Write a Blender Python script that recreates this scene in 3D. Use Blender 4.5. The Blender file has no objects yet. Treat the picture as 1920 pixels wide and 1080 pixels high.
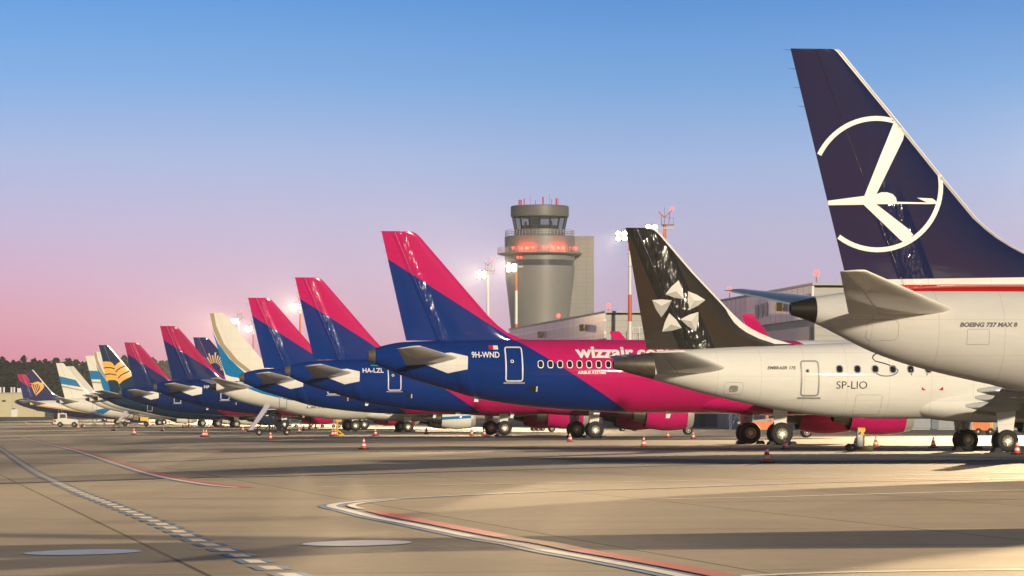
import bpy, bmesh, math, random
from mathutils import Vector, Matrix
random.seed(7)
scene = bpy.context.scene
COL = scene.collection
PI = math.pi
R = math.radians

# ------------------------------------------------------------------ survey of the apron
# 122 mm lens at 1.5 m above the concrete; aircraft stand parallel, nose turned HEAD away from the picture plane
F, YH, EYE = 6500.0, 783.0, 1.5
HEAD = R(9.2)
CA, SA = math.cos(HEAD), math.sin(HEAD)

def gz(Y):
    return 0.0 if Y < 800 else min((Y - 800) * 0.0085, 3.4)

def ground(px, py):
    Y = F * EYE / (py - YH)
    return Vector(((px - 960) / F * Y, Y, 0))

def at(px, Y):
    return (px - 960) / F * Y

def un(P, px, py, y=0.0):
    k = (px - 960) / F
    t = (y - SA * P[0] + CA * P[1]) / (CA - SA * k)
    dx, dy = k * t - P[0], t - P[1]
    return (CA * dx + SA * dy, EYE + (YH - py) * t / F)

# ------------------------------------------------------------------ materials
def newmat(name):
    m = bpy.data.materials.new(name)
    m.use_nodes = True
    nt = m.node_tree
    b = nt.nodes['Principled BSDF']
    return m, nt, b

def nd(nt, typ, **kw):
    n = nt.nodes.new(typ)
    for k, v in kw.items():
        setattr(n, k, v)
    return n

def mth(nt, op, a, b=None, c=None, clamp=False):
    n = nt.nodes.new('ShaderNodeMath'); n.operation = op; n.use_clamp = clamp
    for i, v in enumerate((a, b, c)):
        if v is None: continue
        if isinstance(v, (int, float)): n.inputs[i].default_value = v
        else: nt.links.new(v, n.inputs[i])
    return n.outputs[0]

def mixc(nt, fac, a, b, mode='MIX'):
    n = nt.nodes.new('ShaderNodeMix'); n.data_type = 'RGBA'; n.blend_type = mode
    for s, v in ((n.inputs[0], fac), (n.inputs[6], a), (n.inputs[7], b)):
        if isinstance(v, (int, float)): s.default_value = v
        elif isinstance(v, tuple): s.default_value = (*v, 1) if len(v) == 3 else v
        else: nt.links.new(v, s)
    return n.outputs[2]

def objco(nt):
    t = nt.nodes.new('ShaderNodeTexCoord')
    s = nt.nodes.new('ShaderNodeSeparateXYZ')
    nt.links.new(t.outputs['Object'], s.inputs[0])
    return t.outputs['Object'], s.outputs

def noise(nt, vec, scale, detail=3, rough=.5, stretch=None):
    if stretch:
        m = nt.nodes.new('ShaderNodeMapping'); m.inputs['Scale'].default_value = stretch
        nt.links.new(vec, m.inputs[0]); vec = m.outputs[0]
    n = nt.nodes.new('ShaderNodeTexNoise'); n.inputs['Scale'].default_value = scale
    n.inputs['Detail'].default_value = detail; n.inputs['Roughness'].default_value = rough
    nt.links.new(vec, n.inputs['Vector'])
    return n.outputs[0]

def bump(nt, b, h, strength, dist):
    n = nt.nodes.new('ShaderNodeBump'); n.inputs['Strength'].default_value = strength
    n.inputs['Distance'].default_value = dist
    nt.links.new(h, n.inputs['Height']); nt.links.new(n.outputs[0], b.inputs['Normal']); nt.links.new(n.outputs[0], b.inputs['Coat Normal'])

def simple(name, col, rough=.5, metal=0.0, var=.12, scale=3.0, coat=0.0, spec=.5, bmp=0.0):
    m, nt, b = newmat(name)
    v, s = objco(nt)
    n = noise(nt, v, scale, 4, .6)
    f = mth(nt, 'MULTIPLY_ADD', n, 2 * var, 1 - var)
    c = mixc(nt, 1.0, col, (1, 1, 1), 'MULTIPLY')
    cc = nt.nodes.new('ShaderNodeVectorMath'); cc.operation = 'SCALE'
    nt.links.new(c, cc.inputs[0]); nt.links.new(f, cc.inputs['Scale'])
    nt.links.new(cc.outputs[0], b.inputs['Base Color'])
    b.inputs['Roughness'].default_value = rough
    b.inputs['Metallic'].default_value = metal
    b.inputs['Coat Weight'].default_value = coat
    b.inputs['Coat Roughness'].default_value = .08
    b.inputs['Specular IOR Level'].default_value = spec
    if bmp: bump(nt, b, n, bmp, .02)
    return m

def emis(name, col, strength):
    m, nt, b = newmat(name)
    b.inputs['Base Color'].default_value = (*col, 1)
    b.inputs['Emission Color'].default_value = (*col, 1)
    b.inputs['Emission Strength'].default_value = strength
    return m

def livery(name, base, layers=(), rough=.28, panel=1.9, wave=.07, coat=.6, dirt=.1, ripple=None):
    """painted aircraft skin. layers: (a, c, d, colour): colour where a*x + c*z > d, in the aircraft's own metres"""
    m, nt, b = newmat(name)
    v, s = objco(nt)
    col = None
    cur = base
    for (a, c, d, lc) in layers:
        e = mth(nt, 'ADD', mth(nt, 'MULTIPLY', s[0], a), mth(nt, 'MULTIPLY', s[2], c))
        k = mth(nt, 'MULTIPLY', mth(nt, 'SUBTRACT', e, d), 60.0, clamp=True)
        cur = mixc(nt, k, cur, lc)
    # frame joints, lap joints, grime
    fx = mth(nt, 'ABSOLUTE', mth(nt, 'SUBTRACT', mth(nt, 'FRACT', mth(nt, 'DIVIDE', s[0], panel)), .5))
    ln = mth(nt, 'LESS_THAN', fx, .006)
    fz = mth(nt, 'ABSOLUTE', mth(nt, 'SUBTRACT', mth(nt, 'FRACT', mth(nt, 'DIVIDE', mth(nt, 'ADD', s[2], .37), 1.05)), .5))
    ln2 = mth(nt, 'LESS_THAN', fz, .007)
    lines = mth(nt, 'MAXIMUM', ln, ln2)
    n = noise(nt, v, 1.2, 5, .6, (.5, 1, 1.8))
    n2 = noise(nt, v, 7.0, 3, .6, (.12, 1, 1))
    f = mth(nt, 'ADD', mth(nt, 'MULTIPLY', n, dirt * 1.6), mth(nt, 'MULTIPLY', n2, dirt * .7))
    f = mth(nt, 'SUBTRACT', 1.0 + dirt * 1.1, f)
    f = mth(nt, 'SUBTRACT', f, mth(nt, 'MULTIPLY', lines, .17))
    sc = nt.nodes.new('ShaderNodeVectorMath'); sc.operation = 'SCALE'
    if isinstance(cur, tuple): sc.inputs[0].default_value = cur
    else: nt.links.new(cur, sc.inputs[0])
    nt.links.new(f, sc.inputs['Scale'])
    nt.links.new(sc.outputs[0], b.inputs['Base Color'])
    b.inputs['Roughness'].default_value = rough + .22
    b.inputs['Specular IOR Level'].default_value = 0.0
    b.inputs['Coat Weight'].default_value = coat
    b.inputs['Coat Roughness'].default_value = .07 if ripple else .04
    w = noise(nt, v, 1.0, 2, .5, (.8, .5, 1.6))
    w2 = noise(nt, v, 4.5, 2, .5, (1.0, 1, .35))
    if ripple:
        ra, rc, rd_, rw, ramp_, rtop = ripple
        t = mth(nt, 'DIVIDE', mth(nt, 'SUBTRACT', mth(nt, 'ADD', mth(nt, 'MULTIPLY', s[0], ra), mth(nt, 'MULTIPLY', s[2], rc)), rd_), rw)
        mk = mth(nt, 'SUBTRACT', 1.0, mth(nt, 'MULTIPLY', t, t), clamp=True)
        if rtop: mk = mth(nt, 'MULTIPLY', mk, mth(nt, 'MULTIPLY', mth(nt, 'SUBTRACT', rtop, s[2]), .6, clamp=True))
        w3 = noise(nt, v, 1.5, 2, .5, (2.4, 1, .75))
        w4 = noise(nt, v, 7, 2, .5, (1.6, 1, .6))
        w3 = mth(nt, 'ADD', w3, mth(nt, 'MULTIPLY', w4, .22))
        h = mth(nt, 'ADD', mth(nt, 'MULTIPLY', mth(nt, 'ADD', w, mth(nt, 'MULTIPLY', w2, .35)), wave), mth(nt, 'MULTIPLY', mth(nt, 'MULTIPLY', w3, mk), ramp_))
        bump(nt, b, h, 1.0, .03)
    else:
        bump(nt, b, mth(nt, 'ADD', w, mth(nt, 'MULTIPLY', w2, .35)), wave, .03)
    return m

def spar(kind, off, w, amp=3.6, top=None):
    (u1, z1), (u0, z0) = TYPES[kind]['hinge']
    k = (u1 - u0) / (z1 - z0)      # u = u0 + k (z - z0)
    return (1.0, -k, u0 - k * z0 + off - TYPES[kind]['ug'], w, amp, top)

WHITE = (.78, .77, .74)
BLUE = (.003, .030, .185)
MAG = (.52, .009, .12)
NAVY = (.008, .013, .062)
M = {}
M['rubber'] = simple('tyre rubber', (.012, .012, .012), .75, var=.3, scale=6)
M['rim'] = simple('wheel rim alloy', (.55, .5, .4), .4, .7)
M['rim_white'] = simple('wheel rim painted', (.6, .58, .52), .5)
M['dark'] = simple('dark cavity', (.008, .008, .009), .8)
M['strut'] = simple('gear steel', (.3, .31, .33), .4, .4)
M['strut_dark'] = simple('gear steel dark', (.03, .035, .06), .35, .3)
M['apu'] = simple('tail cone titanium', (.30, .25, .20), .32, .85, var=.35, scale=4)
M['apu_dark'] = simple('tail cone scorched metal', (.028, .025, .022), .42, .5, var=.3, scale=4)
M['apu_tan'] = simple('tail cone tan metal', (.22, .19, .14), .42, .6, var=.2, scale=5)
M['core'] = simple('exhaust metal', (.17, .15, .12), .4, .8, var=.25)
M['core_dark'] = simple('exhaust metal dark', (.07, .062, .05), .45, .7, var=.3, scale=4)
M['bare'] = simple('polished leading edge', (.7, .66, .58), .3, .55, var=.06)
M['wingpaint'] = livery('wing grey paint', (.46, .46, .44), rough=.35, dirt=.14)
M['stab'] = livery('stabiliser grey paint', (.66, .64, .59), rough=.33, panel=1.3, dirt=.12, wave=.05)
M['stab_white'] = livery('stabiliser white paint', (.76, .74, .69), rough=.33, panel=1.3, dirt=.12, wave=.05)
M['white'] = livery('white aircraft paint', WHITE, rough=.3, dirt=.1)
M['mag'] = livery('magenta aircraft paint', MAG, rough=.3)
M['navy'] = livery('navy aircraft paint', NAVY)
M['glass'] = simple('cabin window glass', (.012, .014, .018), .08, 0, var=.3)
M['blind'] = simple('cabin window frame white', (.7, .68, .64), .4)
M['ink'] = simple('black lettering', (.012, .012, .014), .45)
M['inkw'] = simple('white lettering', (.78, .76, .72), .4, var=.04)
M['red'] = simple('red paint', (.55, .012, .012), .35)
M['grey'] = simple('grey paint', (.3, .3, .29), .5)
M['gold'] = simple('gold lettering', (.78, .37, .02), .4, var=.1)
M['yellow'] = simple('yellow equipment paint', (.72, .42, .015), .45, var=.2)
M['orange'] = simple('orange equipment paint', (.75, .16, .015), .45, var=.2)
M['cone_orange'] = simple('cone orange plastic', (.72, .06, .012), .5, var=.15)
M['cone_white'] = simple('cone reflective white', (.75, .73, .7), .4, var=.1)
M['black'] = simple('black rubber base', (.015, .015, .015), .7)
M['steel'] = simple('galvanised steel', (.3, .3, .3), .45, .5)
M['bluesteel'] = simple('blue painted steel', (.03, .05, .16), .5)
M['lilac'] = simple('stair side panel', (.36, .33, .42), .45)

# ------------------------------------------------------------------ mesh helpers
class MB:
    def __init__(self):
        self.v, self.f, self.m = [], [], []
    def add(self, vs, fs, mi=0):
        o = len(self.v)
        self.v += [tuple(p) for p in vs]
        self.f += [tuple(i + o for i in f) for f in fs]
        self.m += [mi] * len(fs)
    def box(self, c, s, mi=0, rz=0.0, rot=None):
        hx, hy, hz = s[0] / 2, s[1] / 2, s[2] / 2
        mt = rot if rot is not None else Matrix.Rotation(rz, 3, 'Z')
        c = Vector(c)
        vs = [c + mt @ Vector((x * hx, y * hy, z * hz)) for x in (-1, 1) for y in (-1, 1) for z in (-1, 1)]
        self.add(vs, [(0, 1, 3, 2), (4, 6, 7, 5), (0, 4, 5, 1), (2, 3, 7, 6), (0, 2, 6, 4), (1, 5, 7, 3)], mi)
    def bar(self, a, b, w, h=None, mi=0):
        a, b = Vector(a), Vector(b)
        d = b - a
        L = d.length
        q = d.to_track_quat('X', 'Z').to_matrix()
        self.box((a + b) / 2, (L, w, h or w), mi, rot=q)
    def tube(self, a, b, r0, r1=None, n=10, mi=0, cap=True):
        r1 = r0 if r1 is None else r1
        a, b = Vector(a), Vector(b)
        q = (b - a).to_track_quat('Z', 'Y').to_matrix()
        vs = []
        for p, r in ((a, r0), (b, r1)):
            for i in range(n):
                t = 2 * PI * i / n
                vs.append(p + q @ Vector((r * math.cos(t), r * math.sin(t), 0)))
        fs = [(i, (i + 1) % n, n + (i + 1) % n, n + i) for i in range(n)]
        if cap: fs += [tuple(range(n))[::-1], tuple(range(n, 2 * n))]
        self.add(vs, fs, mi)
    def lathe(self, prof, axis='Z', o=(0, 0, 0), n=24, mi=0, mis=None, zig=0.0):
        """prof: (r, t) along the axis; mis: a material index per segment"""
        vs, fs, ms = [], [], []
        o = Vector(o)
        for k, (r, t) in enumerate(prof):
            for i in range(n):
                a = 2 * PI * i / n
                tt = t + (zig if (zig and k == len(prof) - 1 and i % 2) else 0)
                c, s = r * math.cos(a), r * math.sin(a)
                p = {'X': (tt, c, s), 'Y': (s, tt, c), 'Z': (c, s, tt)}[axis]
                vs.append(o + Vector(p))
        for k in range(len(prof) - 1):
            for i in range(n):
                j = (i + 1) % n
                fs.append((k * n + i, k * n + j, (k + 1) * n + j, (k + 1) * n + i))
                ms.append(mis[k] if mis else mi)
        off = len(self.v)
        self.v += [tuple(p) for p in vs]
        self.f += [tuple(i + off for i in f) for f in fs]
        self.m += ms
    def ball(self, c, r, mi=0, n=10, sq=(1, 1, 1)):
        k = n // 2 + 1
        prof = [(max(math.sin(PI * i / k), .001) * r, -math.cos(PI * i / k) * r) for i in range(k + 1)]
        o = len(self.v)
        self.lathe(prof, 'Z', (0, 0, 0), n, mi)
        for i in range(o, len(self.v)):
            p = self.v[i]
            self.v[i] = (c[0] + p[0] * sq[0], c[1] + p[1] * sq[1], c[2] + p[2] * sq[2])
    def loft(self, rings, mi=0, caps=(True, True)):
        n = len(rings[0])
        vs = [p for r in rings for p in r]
        fs = []
        for k in range(len(rings) - 1):
            for i in range(n):
                j = (i + 1) % n
                fs.append((k * n + i, k * n + j, (k + 1) * n + j, (k + 1) * n + i))
        if caps[0]: fs.append(tuple(range(n))[::-1])
        if caps[1]: fs.append(tuple(range((len(rings) - 1) * n, len(rings) * n)))
        self.add(vs, fs, mi)
    def build(self, name, mats, parent=None, smooth=True, angle=32):
        me = bpy.data.meshes.new(name)
        me.from_pydata(self.v, [], self.f)
        if not isinstance(mats, (list, tuple)): mats = [mats]
        for m in mats: me.materials.append(m)
        me.polygons.foreach_set('material_index', self.m)
        bm = bmesh.new(); bm.from_mesh(me)
        bmesh.ops.recalc_face_normals(bm, faces=bm.faces)
        bm.to_mesh(me); bm.free()
        if smooth:
            me.polygons.foreach_set('use_smooth', [True] * len(me.polygons))
            me.set_sharp_from_angle(angle=R(angle))
        o = bpy.data.objects.new(name, me)
        COL.objects.link(o)
        if parent: o.parent = parent
        return o

def tag(o, label=None, cat=None, group=None, kind=None):
    if label: o['label'] = label
    if cat: o['category'] = cat
    if group: o['group'] = group
    if kind: o['kind'] = kind
    return o

def empty(name, loc, rz=0.0, label=None, cat=None, group=None):
    o = bpy.data.objects.new(name, None)
    o.empty_display_size = .5
    COL.objects.link(o)
    o.location = loc; o.rotation_euler = (0, 0, rz)
    return tag(o, label, cat, group)

def copy_tree(o, parent=None):
    c = o.copy(); COL.objects.link(c)
    if parent: c.parent = parent
    for ch in list(o.children): copy_tree(ch, c)
    return c

def pchip(pts, x):
    """monotone cubic through (x, y...) tuples"""
    n = len(pts)
    if x <= pts[0][0]: return pts[0][1:]
    if x >= pts[-1][0]: return pts[-1][1:]
    k = max(i for i in range(n - 1) if pts[i][0] <= x)
    out = []
    for c in range(1, len(pts[0])):
        def sl(i): return (pts[i + 1][c] - pts[i][c]) / (pts[i + 1][0] - pts[i][0])
        def tg(i):
            if i == 0: return sl(0)
            if i == n - 1: return sl(n - 2)
            a, b = sl(i - 1), sl(i)
            return 0.0 if a * b <= 0 else 2 * a * b / (a + b)
        h = pts[k + 1][0] - pts[k][0]; t = (x - pts[k][0]) / h
        m0, m1 = tg(k) * h, tg(k + 1) * h
        p0, p1 = pts[k][c], pts[k + 1][c]
        out.append((2*t**3 - 3*t*t + 1)*p0 + (t**3 - 2*t*t + t)*m0 + (-2*t**3 + 3*t*t)*p1 + (t**3 - t*t)*m1)
    return out

def lin(pts, x):
    """pts sorted by first item; linear"""
    if x <= pts[0][0]: return pts[0][1]
    for (a, b), (c, d) in zip(pts, pts[1:]):
        if x <= c: return b + (d - b) * (x - a) / (c - a)
    return pts[-1][1]

def naca(f):
    f = min(max(f, 0), 1)
    return (.2969*math.sqrt(f) - .126*f - .3516*f*f + .2843*f**3 - .1036*f**4) / .1001 * 1.0

# ------------------------------------------------------------------ aircraft types (metres; u forward of the fin's upper rear corner, z above the ground)
TYPES = {
 'narrow': dict(ug=21.55,
   fus=[(-.73,5.18,4.66,.24),(0,5.43,4.28,.5),(.74,5.60,3.97,.72),(1.18,5.66,3.79,.82),(3.41,5.75,3.12,1.2),(5.49,5.79,2.53,1.5),(8.47,5.82,2.09,1.8),(11.5,5.83,1.86,1.95),(13.9,5.83,1.77,1.975),(37.5,5.83,1.77,1.975),(40,5.75,1.85,1.85),(42,5.2,2.1,1.4),(43.3,4.3,2.5,.8),(43.75,3.6,2.9,.3),(43.8,3.35,3.15,.1)],
   cone=-.36, conemat='apu_tan',
   le=[(1.45,11.76),(1.72,11.73),(1.92,11.65),(2.15,11.45),(3.7,9.68),(5.49,7.63),(6.0,7.06),(6.45,6.62),(6.98,6.22),(7.73,5.9),(8.5,5.74),(9.0,5.5)],
   te=[(0,11.76),(1.39,5.67),(1.47,5.35)], hinge=((.72,11.76),(3.45,5.35)), T=(.30,.10),
   stab=dict(root=(.85,4.22,4.75,1.29,4.36), tip=(6.22,1.35,5.30,.09,5.17), t=.105),
   wing=[(1.6,27.7,2.35,20.6,2.2,.14),(6.3,25.2,2.75,20.4,2.6,.115),(16.9,19.2,4.1,17.7,4.03,.1)],
   let=[(17.35,18.5,4.6,17.2,4.6),(17.8,16.8,6.72,16.15,6.72)],
   fair=[(3.9,20.3,2.2),(8.2,20.1,2.6),(12.4,19.0,3.2)],
   eng=dict(y=5.75, x=28.4, z=1.83, R=1.28, L=3.5),
   gear=dict(y=3.795, r=.62, w=.42, gap=.47, top=2.5), nose=dict(x=38.4, r=.38, top=2.0),
   belly=(16.6,29.5,1.62,2.15)),
 'boxy': dict(ug=20.3,
   fus=[(0,4.86,4.51,.17),(.72,5.03,4.27,.38),(1.25,5.12,4.02,.55),(1.9,5.22,3.69,.75),(2.54,5.28,3.4,.9),(3.5,5.35,3.07,1.1),(5.1,5.42,2.68,1.38),(7.1,5.45,2.27,1.65),(9.3,5.45,1.78,1.8),(11.5,5.45,1.45,1.87),(13.7,5.45,1.3,1.88),(33.5,5.45,1.3,1.88),(36,5.3,1.4,1.75),(38,4.6,1.7,1.3),(39.2,3.6,2.2,.6),(39.5,3.0,2.7,.15)],
   cone=.72, conemat='apu_dark',
   le=[(1.30,12.31),(1.42,12.30),(1.52,12.22),(3.19,10.26),(4.62,8.55),(5.63,7.38),(6.0,7.06),(6.35,6.80),(6.75,6.56),(7.1,6.38),(8.2,5.95),(9.4,5.62),(10.4,5.25)],
   te=[(0,12.31),(1.61,5.85),(1.78,5.15)], hinge=((.74,12.31),(3.5,5.15)), T=(.28,.09),
   stab=dict(root=(.75,4.81,4.62,1.55,4.55), tip=(7.15,.38,5.5,-.37,5.48), t=.10),
   wing=[(1.5,25.6,1.95,18.9,1.8,.14),(5.8,23.0,2.3,18.9,2.2,.12),(16.4,17.2,3.5,15.6,3.45,.1)],
   let=[(16.9,16.6,4.0,15.4,4.0),(17.6,15.2,6.0,14.5,6.0)],
   fair=[(4.2,18.5,1.75),(7.8,18.2,2.1),(11.5,17.0,2.6)],
   eng=dict(y=4.83, x=27.0, z=1.42, R=1.12, L=3.5),
   gear=dict(y=2.86, r=.565, w=.4, gap=.43, top=2.0), nose=dict(x=35.9, r=.34, top=1.7),
   belly=(15.2,27.5,1.1,2.0)),
 'small': dict(ug=16.25,
   fus=[(-.55,4.05,3.64,.2),(0,4.16,3.48,.4),(1.24,4.36,3.16,.7),(3.02,4.5,2.67,.98),(5.42,4.62,2.11,1.24),(7.46,4.7,1.75,1.4),(9.5,4.79,1.52,1.48),(11.5,4.85,1.45,1.505),(24.5,4.85,1.45,1.505),(27.5,4.75,1.5,1.4),(29.5,4.0,1.75,1.0),(30.6,3.2,2.2,.4),(30.8,2.9,2.6,.1)],
   cone=1.2, conemat='apu',
   le=[(.95,9.80),(1.15,9.78),(1.38,9.69),(1.59,9.51),(3.02,7.88),(4.82,6.02),(5.2,5.68),(5.55,5.45),(5.95,5.24),(6.62,4.97),(7.46,4.74),(8.4,4.5)],
   te=[(0,9.80),(.95,4.37),(1.0,4.15)], hinge=((.48,9.80),(3.0,4.15)), T=(.24,.08),
   stab=dict(root=(.72,4.45,3.62,1.26,3.40), tip=(5.0,1.6,4.30,.19,4.25), t=.11),
   wing=[(1.3,20.4,1.8,15.2,1.66,.14),(4.4,18.3,2.25,15.1,2.15,.12),(12.4,15.3,3.15,13.6,3.1,.1)],
   let=[(12.9,14.6,3.5,13.4,3.5),(13.5,13.7,4.7,13.1,4.7)],
   fair=[(3.3,14.4,1.92),(5.7,14.1,2.26),(8.0,13.5,2.55),(10.0,13.45,2.83)],
   eng=dict(y=4.2, x=21.8, z=1.45, R=.78, L=2.6),
   gear=dict(y=2.97, r=.49, w=.36, gap=.36, top=1.7), nose=dict(x=27.6, r=.3, top=1.5),
   belly=(12.2,21.5,1.28,1.75)),
}
for T_ in TYPES.values():
    T_['lez'] = sorted((z, u) for u, z in T_['le'])
    T_['tez'] = sorted((z, u) for u, z in T_['te'])

def fus_side(T, u, z):
    t, b, w = pchip(T['fus'], u)
    zc, h = (t + b) / 2, (t - b) / 2
    k = min(abs((z - zc) / h), .999)
    return w * math.sqrt(1 - k * k)

def fin_side(T, u, z):
    le, te = lin(T['lez'], z), lin(T['tez'], z)
    f = (le - u) / max(le - te, .01)
    z0, z1 = T['tez'][0][0], T['tez'][-1][0]
    th = T['T'][0] + (T['T'][1] - T['T'][0]) * (z - z0) / (z1 - z0)
    return th * naca(f) * .5 + .012 * (1 - f)

def drape(name, polys, T, mat, parent, surf='fus', eps=.006, side=-1, grid=.14):
    """flat artwork (loops of (u,z), or a bmesh in the u-z plane) laid on the skin of the aircraft"""
    if isinstance(polys, bmesh.types.BMesh): bm = polys
    else:
        bm = bmesh.new()
        for lp in polys:
            vs = [bm.verts.new((p[0], 0, p[1])) for p in lp]
            bm.faces.new(vs)
        bmesh.ops.triangulate(bm, faces=bm.faces[:])
    xs = [v.co.x for v in bm.verts]; zs = [v.co.z for v in bm.verts]
    for lo, hi, no in ((min(xs), max(xs), (1, 0, 0)), (min(zs), max(zs), (0, 0, 1))):
        g = grid if no[2] else grid * 1.6
        k = math.floor(lo / g) + 1
        while k * g < hi:
            co = (k * g * no[0], 0, k * g * no[2])
            bmesh.ops.bisect_plane(bm, geom=bm.verts[:] + bm.edges[:] + bm.faces[:], plane_co=co, plane_no=no)
            k += 1
    fn = fus_side if surf == 'fus' else fin_side
    if surf == 'fin' and T is not None:
        pass
    for v in bm.verts:
        u, z = v.co.x, v.co.z
        y = fn(T, u, z) + eps
        v.co = (u - T['ug'], side * y, z)
    me = bpy.data.meshes.new(name)
    bmesh.ops.recalc_face_normals(bm, faces=bm.faces)
    for f in bm.faces:
        f.smooth = True
        f.normal_update()
        if f.normal.y * side < 0: f.normal_flip()
    bm.to_mesh(me); bm.free()
    me.materials.append(mat)
    o = bpy.data.objects.new(name, me); COL.objects.link(o); o.parent = parent
    return o

def text_bm(body, u0, u1, z0, z1, bold=0.0, shear=0.0, spacing=1.0):
    cu = bpy.data.curves.new('lettering', 'FONT')
    cu.body = body; cu.size = 1; cu.offset = bold; cu.shear = shear; cu.space_character = spacing
    cu.resolution_u = 3
    ob = bpy.data.objects.new('lettering', cu); COL.objects.link(ob)
    dg = bpy.context.evaluated_depsgraph_get()
    me = bpy.data.meshes.new_from_object(ob.evaluated_get(dg))
    COL.objects.unlink(ob); bpy.data.objects.remove(ob); bpy.data.curves.remove(cu)
    bm = bmesh.new(); bm.from_mesh(me); bpy.data.meshes.remove(me)
    xs = [v.co.x for v in bm.verts]; ys = [v.co.y for v in bm.verts]
    a, b, c, d = min(xs), max(xs), min(ys), max(ys)
    for v in bm.verts:
        v.co = (u0 + (v.co.x - a) / (b - a) * (u1 - u0), 0, z0 + (v.co.y - c) / (d - c) * (z1 - z0))
    bmesh.ops.triangulate(bm, faces=bm.faces[:])
    return bm

def rrect(u0, u1, z0, z1, r, n=4):
    pts = []
    for cx, cz, a0 in ((u1 - r, z1 - r, 0), (u0 + r, z1 - r, 90), (u0 + r, z0 + r, 180), (u1 - r, z0 + r, 270)):
        for i in range(n + 1):
            a = R(a0 + 90 * i / n)
            pts.append((cx + r * math.cos(a), cz + r * math.sin(a)))
    return pts

def ring_polys(outer, inner):
    n = len(outer)
    return [[outer[i], outer[(i + 1) % n], inner[(i + 1) % n], inner[i]] for i in range(n)]

def rrect_ring(u0, u1, z0, z1, r, w):
    return ring_polys(rrect(u0, u1, z0, z1, r), rrect(u0 + w, u1 - w, z0 + w, z1 - w, max(r - w, .01)))

def ribbon(pts, w):
    out = []
    for i, (a, b) in enumerate(zip(pts, pts[1:])):
        pass
    n = len(pts)
    L, Rr = [], []
    for i in range(n):
        a = Vector(pts[max(i - 1, 0)]); b = Vector(pts[min(i + 1, n - 1)])
        d = (b - a).normalized(); nn = Vector((-d.y, d.x))
        ww = w[i] if isinstance(w, (list, tuple)) else w
        p = Vector(pts[i])
        L.append(tuple(p + nn * ww / 2)); Rr.append(tuple(p - nn * ww / 2))
    return [[L[i], L[i + 1], Rr[i + 1], Rr[i]] for i in range(n - 1)]

def catmull(pts, k=8):
    P = [Vector(p) for p in pts]
    P = [2 * P[0] - P[1]] + P + [2 * P[-1] - P[-2]]
    out = []
    for i in range(1, len(P) - 2):
        for j in range(k):
            t = j / k
            a, b, c, d = P[i - 1], P[i], P[i + 1], P[i + 2]
            out.append(.5 * ((2 * b) + (c - a) * t + (2*a - 5*b + 4*c - d) * t*t + (3*b - a - 3*c + d) * t**3))
    out.append(P[-2])
    return out

# shared wheel meshes
WHEELS = {}
def wheel_mesh(r, w, rim, spokes=True):
    key = (r, w, rim)
    if key in WHEELS: return WHEELS[key]
    b = MB()
    h = w / 2
    # near face is -y
    prof = [(.05*r, -h*.55), (.2*r, -h*.6), (.22*r, -h*.25), (.40*r, -h*.3), (.46*r, -h*.75), (.52*r, -h*.9), (.60*r, -h*.98), (.80*r, -h), (.93*r, -h*.82), (.99*r, -h*.45),
            (r, 0), (.99*r, h*.45), (.93*r, h*.82), (.80*r, h), (.60*r, h*.98), (.52*r, h*.9), (.46*r, h*.75), (.40*r, h*.3), (.05*r, h*.4)]
    mis = [1, 1, 2, 1, 1, 0] + [0]*8 + [0, 1, 1, 2]
    b.lathe(prof, 'Y', (0, 0, 0), 36, 0, mis[:len(prof)-1])
    if spokes:
        for i in range(14):
            a = 2 * PI * i / 14
            b.bar((.2*r*math.sin(a), -h*.5, .2*r*math.cos(a)), (.42*r*math.sin(a), -h*.55, .42*r*math.cos(a)), .05*r, .05*r, 1)
    b.lathe([(.001, -h*.8), (.1*r, -h*.78), (.12*r, -h*.5)], 'Y', (0, 0, 0), 12, 1)
    o = b.build('wheel', [M['rubber'], M[rim], M['dark']])
    me = o.data; bpy.data.objects.remove(o)
    WHEELS[key] = me
    return me

def airfoil_ring(y, leu, lez, teu, tez, t, f0, f1, n=9, ug=0, pl=True):
    c = leu - teu
    up, dn = [], []
    for i in range(n + 1):
        k = i / n
        f = f0 + (f1 - f0) * (1 - math.cos(k * PI / 2) if f0 == 0 else k)
        u = leu + (teu - leu) * f; z = lez + (tez - lez) * f
        h = t * c * naca(f) * .5 + .006
        up.append((u - ug, y, z + h)); dn.append((u - ug, y, z - h * .85))
    return up[::-1] + dn

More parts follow.
